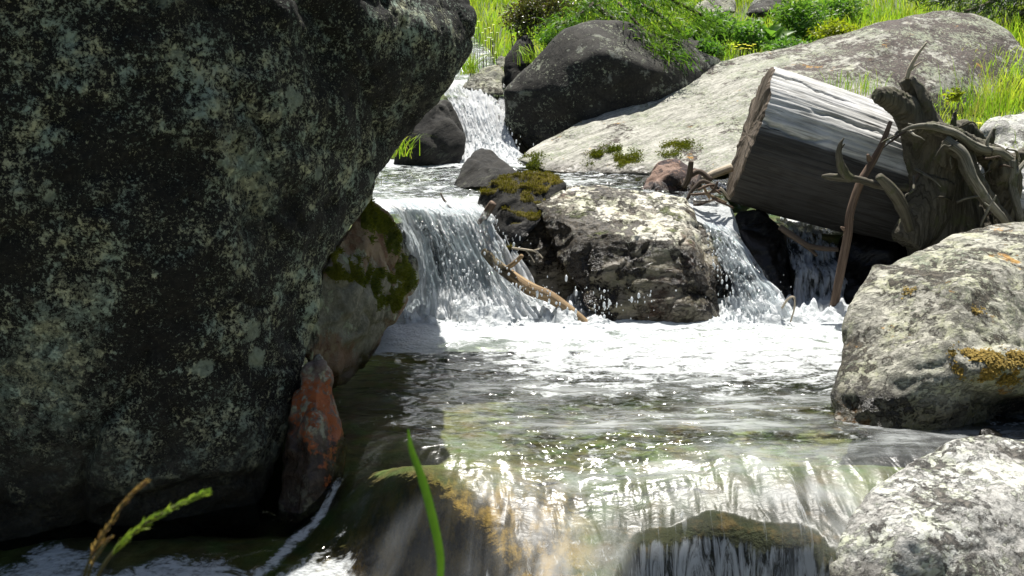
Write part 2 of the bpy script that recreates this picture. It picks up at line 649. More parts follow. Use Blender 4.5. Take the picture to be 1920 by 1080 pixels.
# the red crust of the upright stone: a stain with a shape of its own
def _redden(mat):
    t = mat.node_tree
    b = next(x for x in t.nodes if x.type == "BSDF_PRINCIPLED")
    src = b.inputs["Base Color"].links[0].from_socket
    h = NT.__new__(NT)
    h.m, h.t = mat, t
    p = h.co()
    z = h.sep(p)[2]
    x = h.sep(p)[0]
    n = h.noise(p, 9, 6, 0.7)
    f = h.mul(h.ramp(h.add(h.sub(z, h.mul(x, -0.6)), h.mul(h.sub(n, 0.5), 1.1)), 0.36, 0.43), h.ramp(h.noise(p, 24, 6, 0.75), 0.44, 0.52))
    f = h.mul(f, h.sub(1.0, h.ramp(h.add(z, h.mul(n, 0.1)), 0.58, 0.62)))
    c = h.mix(f, src, h.mix(h.noise(p, 50, 4), (0.20, 0.05, 0.02), (0.38, 0.12, 0.035)))
    t.links.new(c, b.inputs["Base Color"])
_redden(M_red)

# A: the huge boulder that leans into the picture
rock("boulder", "huge dark lichen-speckled boulder overhanging the stream, taller than everything else", [
    ([(-420, -260, 2.85), (-480, 500, 2.85), (-400, 1060, 3.05), (60, 1040, 3.15), (300, 1018, 3.2), (485, 985, 3.33),
      (545, 790, 3.5), (585, 650, 3.65), (607, 560, 3.7), (610, 485, 3.75), (250, 430, 2.98), (420, 330, 3.12), (500, 620, 3.32), (180, 760, 3.04)], 1.6),
    ([(-420, -200, 2.88), (250, -180, 3.08), (560, -110, 3.6), (690, -45, 4.0), (560, 10, 3.42), (400, 250, 3.1), (150, 300, 2.94),
      (605, 505, 3.72), (690, 378, 3.95), (712, 300, 4.0), (742, 235, 4.1), (640, 250, 3.65), (-400, 600, 2.88), (500, 560, 3.36)], 1.6),
    ([(560, -110, 3.65), (690, -45, 4.1), (800, -18, 4.45), (870, -6, 4.45), (892, 45, 4.4), (884, 92, 4.35), (848, 158, 4.25), (775, 212, 4.15),
      (735, 250, 4.08), (600, 200, 3.6), (590, -50, 3.5), (720, 60, 3.75), (700, 330, 4.05)], 1.3)],
    0.014, M_big, smooth=2, amp=0.05, size=0.32, chip=0.014, chipsize=0.28, strata=0.022, sdir=(-0.45, 0.2, 1), sfreq=9, pit=0.03,
    fn=cracks([([(275, 670), (235, 745), (190, 800), (160, 880), (150, 960), (160, 1020)], 0.016, 0.06), ([(40, 765), (110, 785), (185, 805)], 0.012, 0.03),
               ([(190, 960), (290, 935), (370, 900), (470, 905)], 0.014, 0.04), ([(420, 685), (480, 680), (560, 690)], 0.008, 0.022),
               ([(560, -10), (640, 90), (700, 190), (715, 260)], 0.02, 0.03), ([(330, 590), (430, 560), (500, 575)], 0.008, 0.018),
               ([(30, 420), (140, 470), (260, 500)], 0.01, 0.018), ([(440, 200), (520, 260), (640, 285)], 0.012, 0.02)]))

rock("mossy_rock", "olive rock with moss cushions wedged under the huge boulder beside the cascade", [
    ([(690, 365, 4.3), (738, 398, 4.5), (748, 455, 4.5), (776, 485, 4.6), (778, 530, 4.6), (742, 596, 4.5), (690, 676, 4.3),
      (640, 735, 3.95), (590, 760, 3.75), (560, 600, 3.75), (620, 480, 3.95), (690, 470, 4.1), (700, 560, 4.15)], 0.5)],
    0.013, M_mossy, cat="rock", smooth=3, amp=0.03, size=0.25, chip=0.02, chipsize=0.16, strata=0.008, sdir=(0.7, 0, 1))

rock("upright_stone", "narrow upright stone with a rust-red crust standing against the huge boulder", [
    ([(594, 662, 3.52), (602, 657, 3.52), (624, 705, 3.5), (638, 770, 3.45), (649, 840, 3.4), (646, 890, 3.35), (622, 950, 3.25),
      (560, 985, 3.2), (515, 985, 3.27), (534, 860, 3.34), (556, 740, 3.42), (574, 690, 3.48), (590, 800, 3.28)], 0.35)],
    0.010, M_red, cat="stone", smooth=3, amp=0.02, size=0.2, chip=0.014, chipsize=0.12)

# B: the back
rock("slanting_rock", "dark slanting striped rock beside the uppermost waterfall", [
    ([(735, 320, 8.0), (745, 230, 8.1), (800, 180, 8.3), (838, 190, 8.4), (868, 258, 8.3), (872, 300, 8.2), (850, 325, 8.1), (800, 270, 8.0)], 0.9)],
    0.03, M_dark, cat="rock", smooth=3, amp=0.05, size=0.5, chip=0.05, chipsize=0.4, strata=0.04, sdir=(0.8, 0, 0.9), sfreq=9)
rock("capstone", "low rock with a sunlit top directly above the uppermost waterfall", [
    ([(876, 150, 9.3), (905, 128, 9.4), (935, 120, 9.4), (948, 140, 9.3), (945, 180, 9.1), (905, 178, 9.1), (862, 166, 9.2)], 0.6)],
    0.025, M_pale, cat="rock", smooth=3, amp=0.04, size=0.3, chip=0.03, chipsize=0.25)
rock("standing_rock", "narrow dark rock standing between the meadow and the shaded boulder", [
    ([(945, 150, 9.35), (945, 110, 9.4), (975, 62, 9.6), (992, 58, 9.6), (1005, 90, 9.6), (1000, 140, 9.4), (975, 200, 9.2)], 0.7)],
    0.025, M_dark, cat="rock", smooth=3, amp=0.04, size=0.3, chip=0.03, chipsize=0.25)
rock("pebble", "small pale stone perched above the capstone of the uppermost waterfall", [
    ([(928, 118, 9.45), (936, 104, 9.5), (948, 106, 9.5), (950, 124, 9.4), (938, 128, 9.4)], 0.15)],
    0.012, M_pale, cat="stone", smooth=3, amp=0.01, size=0.1, chip=0.01, chipsize=0.1)
rock("shaded_boulder", "large shadowed boulder with orange lichen under drooping green branches", [
    ([(942, 170, 8.7), (965, 140, 8.8), (1010, 100, 8.8), (1060, 55, 8.85), (1110, 38, 8.9), (1180, 45, 8.9), (1270, 70, 9.1), (1360, 110, 9.3),
      (1350, 260, 9.0), (1150, 320, 8.5), (990, 285, 8.75), (950, 235, 8.75), (1060, 180, 8.45), (1120, 100, 8.5), (1230, 130, 8.55)], 1.6)],
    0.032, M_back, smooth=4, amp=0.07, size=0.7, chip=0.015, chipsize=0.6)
rock("boulder", "long pale sloping slab of banded rock rising behind the log", [
    ([(966, 302, 7.7), (985, 285, 7.95), (1055, 242, 8.3), (1150, 195, 8.7), (1300, 132, 9.2), (1200, 320, 7.3), (1330, 335, 7.0), (1010, 325, 7.4),
      (1420, 300, 7.1), (1440, 150, 8.6), (1300, 220, 8.0)], 1.0),
    ([(1150, 200, 8.7), (1300, 133, 9.2), (1450, 94, 9.5), (1560, 72, 9.7), (1640, 46, 9.8), (1330, 340, 7.0), (1500, 280, 7.3), (1620, 130, 8.4),
      (1400, 190, 8.1), (1700, 200, 8.0)], 1.2),
    ([(1560, 72, 9.6), (1640, 44, 9.7), (1710, 22, 9.8), (1770, 16, 9.8), (1840, 28, 9.7), (1895, 58, 9.5), (1930, 110, 9.2), (1945, 200, 8.7),
      (1900, 300, 8.2), (1560, 280, 7.6), (1620, 125, 8.6), (1800, 130, 8.6), (1700, 90, 9.0), (1860, 160, 8.6)], 1.5)],
    0.03, M_slab, smooth=6, amp=0.05, size=0.9, chip=0.012, chipsize=0.6, strata=0.036, sdir=(0.25, -0.5, 0.8), sfreq=10)
rock("meadow_rock", "half-buried grey rock high in the meadow grass, cut by the picture's top", [
    ([(1285, 30, 13.2), (1305, 4, 13.4), (1340, -12, 13.5), (1372, -6, 13.5), (1385, 22, 13.3), (1340, 34, 13.1)], 0.8)],
    0.05, M_pale, cat="rock", smooth=3, amp=0.08, size=0.5, chip=0.05, chipsize=0.4)
rock("meadow_rock", "shaded stone behind the broad-leaved plant in the meadow", [
    ([(1395, 28, 13.0), (1410, 0, 13.2), (1470, -6, 13.2), (1485, 24, 13.0), (1440, 34, 12.9)], 0.7)],
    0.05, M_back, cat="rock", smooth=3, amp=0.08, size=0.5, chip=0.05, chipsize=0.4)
rock("meadow_rock", "grey lichened rock among the plants between shaded boulder and yellow flowers", [
    ([(1255, 120, 9.6), (1270, 75, 9.9), (1300, 62, 10.0), (1325, 90, 9.9), (1322, 150, 9.5), (1270, 165, 9.4)], 0.6)],
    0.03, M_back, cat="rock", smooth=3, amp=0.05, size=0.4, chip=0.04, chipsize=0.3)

# C: the middle
rock("pyramid_rock", "dark pyramid-shaped rock standing in the upper pool", [
    ([(848, 355, 6.3), (868, 315, 6.5), (888, 282, 6.6), (903, 275, 6.65), (925, 284, 6.6), (960, 312, 6.5), (985, 335, 6.4), (975, 365, 6.2), (910, 350, 6.15)], 0.5)],
    0.013, M_dark, cat="rock", smooth=3, amp=0.02, size=0.25, chip=0.015, chipsize=0.2)
rock("moss_topped_rock", "black rock with a yellow-green mossy top beside the pale block", [
    ([(886, 395, 5.6), (900, 358, 5.66), (935, 333, 5.72), (985, 324, 5.78), (1040, 330, 5.8), (1064, 346, 5.75), (1010, 420, 5.45), (940, 500, 5.32), (895, 450, 5.5), (940, 380, 5.52)], 0.3)],
    0.012, M_dark, cat="rock", smooth=3, amp=0.025, size=0.25, chip=0.02, chipsize=0.18)
rock("block", "big angular sunlit block in midstream between the two cascades", [
    ([(1000, 378, 5.6), (1040, 350, 5.75), (1120, 345, 5.8), (1285, 366, 5.75), (1305, 392, 5.65), (1338, 480, 5.4), (1358, 560, 5.2), (1350, 620, 5.05),
      (1270, 620, 4.98), (1140, 615, 4.98), (1095, 580, 4.98), (1085, 440, 5.2), (1150, 430, 5.14), (1275, 450, 5.1), (1272, 560, 4.97), (1090, 395, 5.45)], 0.5),
    ([(945, 425, 5.5), (985, 378, 5.65), (1045, 352, 5.75), (1110, 400, 5.55), (1100, 600, 5.28), (1010, 610, 5.3), (965, 500, 5.4), (1080, 440, 5.46)], 0.5)],
    0.011, M_block, smooth=2, amp=0.028, size=0.25, chip=0.03, chipsize=0.34, strata=0.018, sdir=(0.1, 0.4, 1), sfreq=13, pit=0.014)
rock("brown_rock", "reddish-brown rock at the log's cut end behind the block", [
    ([(1190, 370, 6.2), (1208, 335, 6.3), (1235, 306, 6.4), (1275, 298, 6.45), (1312, 325, 6.4), (1310, 380, 6.2), (1250, 380, 6.1), (1262, 325, 6.2)], 0.4)],
    0.013, M_brown, cat="rock", smooth=3, amp=0.02, size=0.2, chip=0.02, chipsize=0.15, strata=0.01, sdir=(0.5, 0.2, 1))
rock("rock", "black rock under the log dividing the two narrow falls", [
    ([(1366, 420, 5.75), (1382, 396, 5.8), (1425, 386, 5.8), (1462, 420, 5.75), (1482, 520, 5.5), (1502, 610, 5.3), (1478, 610, 5.25), (1430, 510, 5.45), (1394, 450, 5.6), (1448, 480, 5.48)], 0.5)],
    0.013, M_dark, cat="rock", smooth=3, amp=0.03, size=0.25, chip=0.02, chipsize=0.18)
rock("bank_rock", "dark bank of rock in the shadow beneath the root stump", [
    ([(1570, 455, 5.75), (1620, 400, 5.9), (1780, 380, 6.0), (1990, 390, 6.0), (2050, 560, 5.4), (1760, 620, 5.15), (1600, 640, 5.2), (1575, 560, 5.4)], 0.8),
    ([(1400, 330, 6.9), (1700, 300, 6.9), (1990, 300, 6.9), (1990, 560, 6.2), (1500, 560, 6.3), (1420, 430, 6.6)], 0.6)],
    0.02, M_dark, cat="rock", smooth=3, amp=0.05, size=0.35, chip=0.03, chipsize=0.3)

rock("ledge", "dark wet ledge behind the wide veil of falling water", [
    ([(700, 420, 5.75), (760, 408, 5.7), (960, 420, 5.72), (1010, 500, 5.5), (1000, 640, 5.3), (720, 640, 5.35), (800, 470, 5.55), (900, 470, 5.55)], 0.4)],
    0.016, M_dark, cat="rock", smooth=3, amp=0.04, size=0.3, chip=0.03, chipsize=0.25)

# H: the near bank
rock("boulder", "broad sunlit boulder with yellow lichen sloping into the pool", [
    ([(1595, 575, 3.85), (1640, 500, 4.05), (1762, 460, 4.3), (1832, 424, 4.5), (1990, 405, 4.6), (2150, 420, 4.6), (2150, 640, 3.9),
      (1780, 640, 3.45), (1800, 540, 3.7), (1600, 640, 3.75), (1552, 770, 3.5), (1560, 800, 3.45), (1650, 835, 3.38), (1770, 860, 3.36), (1785, 700, 3.38)], 1.1),
    ([(1790, 665, 3.42), (1830, 655, 3.45), (2150, 640, 3.5), (2150, 705, 3.34), (1815, 695, 3.36), (1815, 860, 3.72), (2150, 870, 3.75), (1950, 660, 3.4)], 0.8)],
    0.012, M_pale, smooth=4, amp=0.045, size=0.4, chip=0.012, chipsize=0.3, strata=0.018, sdir=(0.15, 0.5, 1), sfreq=13, pit=0.014)
rock("boulder", "whitish boulder with grey stains at the lip of the lowest fall", [
    ([(1556, 1060, 2.62), (1585, 985, 2.72), (1640, 915, 2.85), (1720, 858, 3.0), (1800, 824, 3.12), (1860, 822, 3.15), (1990, 850, 3.15), (2150, 900, 3.0),
      (2150, 1250, 2.4), (1580, 1200, 2.45), (1700, 1010, 2.55), (1850, 940, 2.72)], 0.8)],
    0.010, M_white, smooth=4, amp=0.035, size=0.35, chip=0.012, chipsize=0.25, strata=0.012, sdir=(0.6, 0.2, 1), pit=0.006)
rock("cobble", "small black cobble lodged between the two sunlit boulders", [
    ([(1828, 826, 3.25), (1838, 804, 3.28), (1860, 800, 3.3), (1880, 812, 3.28), (1882, 832, 3.22), (1850, 836, 3.2)], 0.1)],
    0.006, M_dark, cat="stone", smooth=3, amp=0.006, size=0.06, chip=0.004, chipsize=0.06)
rock("rock", "bright white rock in full sun behind the root stump", [
    ([(1838, 250, 6.7), (1858, 225, 6.8), (1890, 213, 6.9), (1960, 212, 7.0), (2040, 240, 6.9), (2040, 330, 6.5), (1880, 320, 6.45), (1842, 290, 6.55), (1900, 270, 6.5)], 0.6)],
    0.02, M_white, cat="rock", smooth=3, amp=0.03, size=0.3, chip=0.03, chipsize=0.25)
rock("rock", "grey mossy rock below the bright white rock beside the roots", [
    ([(1850, 330, 6.35), (1890, 290, 6.45), (1960, 275, 6.5), (2040, 300, 6.4), (2040, 440, 5.9), (1880, 430, 5.9), (1850, 390, 6.0), (1920, 340, 6.1)], 0.5)],
    0.018, M_mossy, cat="rock", smooth=3, amp=0.03, size=0.3, chip=0.03, chipsize=0.25)
# ------------------------------------------------------------------ water levels and the ground
def z_stream(x, y):
    """height of the lower water: the pool, its lip and the lower pool"""
    x = np.asarray(x, dtype=np.float64)
    y = np.asarray(y, dtype=np.float64)
    hol = sstep(0.20, 0.40, x) * (1 - sstep(0.88, 1.02, x))
    chute = sstep(0.95, 1.08, x)
    edge = 2.47 + (0.42 - 1.15 * (x - 0.60) ** 2 + 0.02 * np.sin(x * 23)) * hol + 0.42 * chute
    edge = edge - 0.05 * np.sin(x * 9.0) * (1 - hol)
    e = np.maximum(0, edge - y)
    gentle = 0.14 * sstep(0.0, 0.66, 3.26 + 0.10 * np.sin(2.3 * x + 0.9) + 0.04 * np.sin(6.1 * x) - y)
    steep = np.minimum(0.42, 11.0 * e * e * (1 + hol) + 0.35 * e)
    a = ((-0.25 - x) * 1.05 + (3.16 - y)) / 0.5
    side = 0.26 * sstep(0, 1, a) * (1 - sstep(-0.15, 0.12, x))
    z = -gentle - np.maximum(steep, side)
    z = np.where(x < -0.75, np.minimum(z, -0.26 * sstep(3.75, 3.3, y)), z)
    return np.maximum(z, -0.44)


def z_upper(x, y):
    x = np.asarray(x, dtype=np.float64)
    y = np.asarray(y, dtype=np.float64)
    z = 0.53 - 0.10 * sstep(0.9, 1.2, x) * sstep(6.0, 5.5, y) - 0.035 * sstep(6.0, 5.4, y)
    return z


def ground_z(x, y):
    x = np.asarray(x, dtype=np.float64)
    y = np.asarray(y, dtype=np.float64)
    p = np.stack([x, y, np.zeros_like(x)], axis=1)
    bed_low = z_stream(x, y) - (0.05 + 0.22 * sstep(3.1, 3.7, y)) + 0.03 * fbm(p * 3.0, 4)
    bed_up = 0.53 - 0.22 + 0.05 * fbm(p * 2.5, 4)
    bed_top = 1.0 + 0.05 * (y - 9) + 0.17 * np.maximum(0, y - 10.3) + 0.04 * fbm(p * 2.5, 4)
    bed = np.where(y < 5.5, bed_low, np.where(y < 8.6, bed_up, bed_top))
    k = sstep(5.6, 5.85, y)
    bed = bed_low * (1 - k) + bed_up * k
    k2 = sstep(9.0, 9.5, y)
    bed = np.where(y > 8.0, bed_up * (1 - k2) + bed_top * k2, bed)
    xc = np.interp(y, [0, 3, 5, 5.9, 6.6, 8.5, 9.3, 14, 30], [-0.3, -0.2, 0.25, 0.1, 0.3, -0.25, -0.35, -1.5, -4])
    hw = np.interp(y, [0, 3, 5, 5.9, 6.6, 8.2, 8.8, 12], [2.0, 1.6, 1.9, 1.8, 1.5, 1.0, 0.42, 0.5])
    dist = np.abs(x - xc) - hw
    meadow = 0.98 + 0.215 * np.maximum(0, y - 9.2) + 0.0 * x
    low = np.interp(y, [-50, 0, 3, 5, 6.5, 8.2, 9.2], [-3.0, -0.2, 0.05, 0.3, 0.62, 0.8, 0.98])
    bank = np.where(y > 9.2, meadow, low)
    bank = bank + 0.14 * fbm(p * 0.9, 4) + np.clip(0.16 * np.maximum(0, np.abs(x) - 3), 0, 60)
    bank = bank + 0.0006 * np.maximum(0, y - 30) ** 2 * 0.2
    t = sstep(0.0, 0.75, dist)
    return bed * (1 - t) + bank * t, np.maximum(1 - sstep(0.0, 0.3, dist), sstep(7.2, 6.6, y) * (1 - sstep(0.7, 1.3, dist + 0.3 * fbm(p * 2.0, 3))))


def grow(a, b, step, far, k=1.22):
    xs = list(np.arange(a, b, step))
    s = step
    v = b
    while v < far[1]:
        xs.append(v)
        s *= k
        v += s
    xs.append(far[1])
    s, v = step, a
    lo = []
    while v > far[0]:
        s *= k
        v -= s
        lo.append(max(v, far[0]))
    return np.array(lo[::-1] + xs)


def grid_mesh(name, xs, ys, zf):
    X, Y = np.meshgrid(xs, ys)
    x, y = X.ravel(), Y.ravel()
    z = zf(x, y)
    nx, ny = len(xs), len(ys)
    i = (np.arange(ny - 1)[:, None] * nx + np.arange(nx - 1)[None, :]).ravel()
    q = np.stack([i, i + 1, i + 1 + nx, i + nx], axis=1)
    return mesh_np(name, np.stack([x, y, z], axis=1), q), x, y, z


gm = NT("meadow_soil_and_streambed")
gp = gm.co()
bedf = gm.attr("bed")
sdist = gm.noise(gp, 9, 5, 0.6)
stone = gm.cramp(gm.noise(gp, 5.5, 7, 0.7), [(0.3, (0.04, 0.037, 0.018)), (0.48, (0.12, 0.115, 0.048)), (0.58, (0.19, 0.175, 0.08)), (0.72, (0.30, 0.27, 0.16))])
stone = gm.mix(gm.mul(gm.ramp(gm.noise(gp, 1.7, 5, 0.6), 0.42, 0.6), 0.7), stone, (0.085, 0.105, 0.03))
pebble = gm.vor(gm.mapp(gp, scale=(1, 1, 1)), 17, "SMOOTH_F1", "Color")
stone = gm.mix(0.25, stone, gm.mix(1.0, stone, pebble, "OVERLAY"))
amb = gm.mix(gm.ramp(gm.noise(gm.mapp(gp, scale=(9, 4, 4), rot=(0, 0, 0.5)), 2.2, 8, 0.72), 0.42, 0.62), (0.035, 0.016, 0.004), (0.36, 0.2, 0.045))
stone = gm.mix(gm.attr("amber"), stone, amb)
stone = gm.mix(gm.mul(gm.attr("ledge"), 0.92), stone, gm.mix(gm.ramp(gm.noise(gp, 18, 5, 0.7), 0.5, 0.7), (0.02, 0.017, 0.013), (0.11, 0.06, 0.03)))
stone = gm.mix(gm.mul(bedf, gm.ramp(gm.normal_z(), 0.75, 0.45)), stone, (0.02, 0.018, 0.013))
soil = gm.mix(gm.noise(gp, 3, 6, 0.65), (0.03, 0.045, 0.012), (0.07, 0.09, 0.022))
gnorm = gm.bump(gm.add(gm.noise(gp, 14, 6, 0.65), gm.mul(sdist, bedf)), 0.7, 0.03)
M_ground = gm.done(gm.bsdf(gm.mix(bedf, soil, stone), 0.7, gnorm, 0.3))
gxs = grow(-3.0, 4.6, 0.035, (-260, 260))
gys = grow(1.2, 11.0, 0.035, (-60, 420))
bedv = []
def _gz(x, y):
    z, b = ground_z(x, y)
    bedv.append(b)
    return z
gme, gx_, gy_, gz_ = grid_mesh("ground", gxs, gys, _gz)
attr(gme, "bed", bedv[0])
attr(gme, "amber", sstep(-0.75, -0.45, gx_) * (1 - sstep(0.1, 0.3, gx_)) * (1 - sstep(3.0, 3.2, gy_)) )
attr(gme, "ledge", sstep(0.22, 0.35, gx_) * (1 - sstep(1.0, 1.15, gx_)) * (1 - sstep(2.93, 3.12, gy_)))
tag(link("ground", gme, M_ground), "grassy valley floor and stony brown streambed under the water", "ground", kind="structure")
# ------------------------------------------------------------------ water
def water_mat(name, tint, uvscale=None, wave=(5.5, 10), streak=False, foam_gain=1.0, rough=0.09):
    """clear water with a mirror-like skin; foam and veil by vertex attributes, partly painting sky reflections and glints white"""
    m = NT(name)
    p = m.co()
    uv = m.co("UV")
    q = m.mapp(p, scale=(wave[0], wave[1], 1))
    w1 = m.noise(q, 1.0, 2, 0.45, 0.6)
    w2 = m.noise(m.mapp(uv, scale=(13, 6, 1)), 1.0, 2, 0.45, 0.9)
    fast = m.attr("fast")
    h = m.add(m.mul(w1, m.sub(1.0, fast)), m.mul(w2, m.mul(fast, 0.34)))
    nrm = m.bump(h, 0.8, 0.05)
    nrm = m.bump(m.noise(m.mapp(p, scale=(26, 40, 20)), 1.0, 3, 0.55, 0.5), 0.25, 0.012, nrm)
    fr = m.n("ShaderNodeFresnel")
    fr.inputs["IOR"].default_value = 1.33
    m.put(fr.inputs["Normal"], nrm)
    gl = m.n("ShaderNodeBsdfGlossy")
    m.put(gl.inputs["Roughness"], m.add(m.mul(fast, 0.29), rough))
    m.put(gl.inputs["Normal"], nrm)
    tr = m.n("ShaderNodeBsdfTransparent")
    m.put(tr.inputs["Color"], tint)
    clear = m.mixs(fr.outputs[0], tr.outputs[0], gl.outputs[0])
    # foam, on the pool also painted sky reflections and sun glints
    fo = m.attr("foam")
    n1 = m.noise(m.mapp(p, scale=(9, 15, 9)), 1.0, 8, 0.68, 0.7)
    n2 = m.vor(m.mapp(p, scale=(1, 1.4, 1)), 60, "F1")
    n3 = m.noise(m.mapp(uv, scale=(24, 5.0, 1)), 1.0, 8, 0.72, 2.2)
    fn = m.add(m.mul(n1, m.sub(1.0, fast)), m.mul(n3, fast))
    fn = m.add(fn, m.mul(m.mul(m.sub(0.5, n2), 0.10), m.sub(1.0, fast)))
    veil = m.attr("veil")  # white film that paints reflected sky and glare onto the water
    vn = m.noise(m.mapp(uv, scale=(7, 2.2, 1)), 1.0, 4, 0.55, 0.9)
    vp = m.noise(m.mapp(p, scale=(4.5, 17, 4)), 1.0, 6, 0.66, 0.9)
    vn = m.add(m.mul(vn, fast), m.mul(m.math("SUBTRACT", m.mul(vp, 1.6), 0.3), m.sub(1.0, fast)))
    mask = m.ramp(m.add(fn, m.mul(fo, 0.9 * foam_gain)), 0.80, 1.0)
    mask = m.math("MAXIMUM", mask, m.mul(veil, m.add(m.mul(m.ramp(vn, 0.38, 0.68), 0.8), 0.2)))
    fnrm = m.bump(m.add(m.mul(m.mul(n2, 0.4), m.sub(1.0, fast)), fn), 0.6, 0.03)
    d = m.n("ShaderNodeBsdfDiffuse")
    d.inputs["Color"].default_value = (0.72, 0.75, 0.76, 1)
    m.put(d.inputs["Normal"], fnrm)
    t = m.n("ShaderNodeBsdfTranslucent")
    t.inputs["Color"].default_value = (0.82, 0.87, 0.9, 1)
    m.put(t.inputs["Normal"], fnrm)
    foam = m.mixs(0.4, d.outputs[0], t.outputs[0])
    return m.done(m.mixs(mask, clear, foam))


def uv_np(me, u, v):
    layer = me.uv_layers.new(name="UVMap")
    li = np.empty(len(me.loops), dtype=np.int32)
    me.loops.foreach_get("vertex_index", li)
    layer.data.foreach_set("uv", np.stack([u[li], v[li]], axis=1).astype(np.float32).ravel())


M_pool = water_mat("clear_pool_water", (0.79, 0.84, 0.69))
M_upper = water_mat("rushing_water", (0.7, 0.8, 0.72), wave=(10, 13))

# the pool, its lip and the lower pool
xs = np.concatenate([np.arange(-3.0, -1.0, 0.03), np.arange(-1.0, 1.9, 0.011), np.arange(1.9, 3.4, 0.05)])
ys = np.concatenate([np.arange(1.3, 2.4, 0.03), np.arange(2.4, 3.0, 0.0035), np.arange(3.0, 3.15, 0.006), np.arange(3.15, 5.56, 0.011)])


def z_pool(x, y):
    z = z_stream(x, y)
    p = np.stack([x, y, np.zeros_like(x)], axis=1)
    flat = sstep(2.95, 3.4, y)
    low = sstep(-0.2, -0.25, z)
    r = 0.010 * fbm(p * np.array([2.6, 6.0, 1]), 3) + 0.006 * fbm(p * np.array([7.0, 15.0, 1]) + 5, 3, ridged=True)
    near = sstep(3.4, 5.0, y)
    r = r * (0.8 + 1.4 * near)
    z = z + r * np.maximum(flat, 0.25 + 0.6 * low)
    fast = 1 - flat
    u = x + 0.55 * (3.1 - y) * sstep(0.0, -0.5, x)
    s = np.stack([u * 15 + 0.3 * fbm(p * 6, 2), y * 2.2, np.zeros_like(x)], axis=1)
    z = z + fast * 0.013 * fbm(s, 3) * (1 - low)
    return z


pme, px_, py_, pz_ = grid_mesh("pool_water", xs, ys, z_pool)
zs = z_stream(px_, py_)
dropz = -zs
flat = sstep(2.9, 3.4, py_ + 0.10 * np.sin(2.3 * px_ + 0.9) + 0.05 * np.sin(7 * px_))
hol = sstep(0.27, 0.36, px_) * (1 - sstep(0.97, 1.05, px_))
pp = np.stack([px_, py_, np.zeros_like(px_)], axis=1)
warp = 0.25 * fbm(pp * np.array([3.0, 2.0, 1]), 3)
jagx0 = 0.03 * fbm(np.stack([px_ * 18, 0 * px_ + 4, 0 * px_], axis=1), 3, 0.7)
foam = sstep(4.15, 4.85, py_ + warp - 0.25 * sstep(0.2, 1.0, px_) + 0.18 * sstep(0.0, -0.6, px_))
foam = np.maximum(foam * (0.78 + 0.45 * warp), 0.30 * sstep(-0.9, 0.3, px_ + warp) + 0.24 * sstep(3.5, 4.4, py_ + warp) * sstep(-0.6, 0.0, px_))  # the base level over the pool partly paints in sky reflections
veil = sstep(3.25, 2.95, py_) * sstep(-0.12, 0.15, px_ + 0.3 * warp) * 0.36 * (1 - hol * sstep(0.05, 0.09, dropz))  # painted sky sheen and sun glare on the lip
veil = np.maximum(veil, 0.60 * sstep(0.05, 0.75, fbm(pp * np.array([2.0, 5.0, 1]) + 8, 3) + 0.35) * sstep(-0.7, 0.2, px_ + warp))  # painted silver of sky reflections across the pool
jagx = 0.03 * fbm(np.stack([px_ * 26, 0 * px_, 0 * px_], axis=1), 3, 0.7)
foam = np.maximum(foam, hol * sstep(0.125, 0.175, dropz + jagx) * (1 - flat) * 0.46)
foam = np.maximum(foam, sstep(0.95, 1.1, px_) * (1 - flat) * sstep(0.12, 0.2, dropz) * 0.5)
foam = np.maximum(foam, (1 - flat) * (1 - hol) * sstep(-0.2, -0.05, px_) * sstep(0.17, 0.27, dropz + 1.5 * jagx0) * 0.55)
low = sstep(0.2, 0.255, dropz) * sstep(-0.35, -0.6, px_)
foam = np.maximum(foam, low * sstep(3.08, 2.90, py_ + 0.7 * warp) * 0.56)  # white flecks painted in as sun glints on the lower pool
foam = np.maximum(foam, sstep(0.10, 0.0, np.abs(px_ + 0.63 - (py_ - 3.0) * 0.6 + 0.3 * warp)) * sstep(3.25, 3.0, py_) * 0.42)
def line(pts, wd):
    best = np.full(len(px_), 9.0)
    P2 = [on(a, b, z_) for a, b, z_ in pts]
    for a, b in zip(P2[:-1], P2[1:]):
        ab = np.array([b.x - a.x, b.y - a.y])
        t = np.clip(((px_ - a.x) * ab[0] + (py_ - a.y) * ab[1]) / (ab @ ab), 0, 1)
        best = np.minimum(best, np.hypot(px_ - a.x - t * ab[0], py_ - a.y - t * ab[1]))
    return sstep(wd, 0.0, best + 0.02 * warp)


foam = np.maximum(foam, 0.25 * line([(692, 815, -0.02), (694, 850, -0.05), (684, 890, -0.1), (662, 935, -0.17)], 0.05))
foam = np.maximum(foam, 0.27 * line([(700, 960, -0.15), (650, 1000, -0.2), (600, 1060, -0.25), (575, 1095, -0.25)], 0.06))
foam = np.maximum(foam, 0.5 * line([(630, 925, -0.18), (600, 960, -0.22), (560, 1000, -0.26), (500, 1040, -0.26), (420, 1075, -0.26)], 0.07))
attr(pme, "foam", foam)  # real foam plus painted sky reflections and sun glints
attr(pme, "veil", veil)  # painted sky sheen and glare, not falling water
attr(pme, "fast", np.clip((1 - flat) * (1 - low * 0.9), 0, 1))
arc = py_ - zs * 1.0
uv_np(pme, px_ + 0.55 * (3.1 - py_) * sstep(0.0, -0.5, px_), arc)
tag(link("pool_water", pme, M_pool), "clear olive pool spilling over a smooth lip", "water", kind="structure")

# the upper pool
xs = np.arange(-2.0, 2.3, 0.022)
ys = np.concatenate([np.arange(5.56, 6.6, 0.014), np.arange(6.6, 8.75, 0.022)])


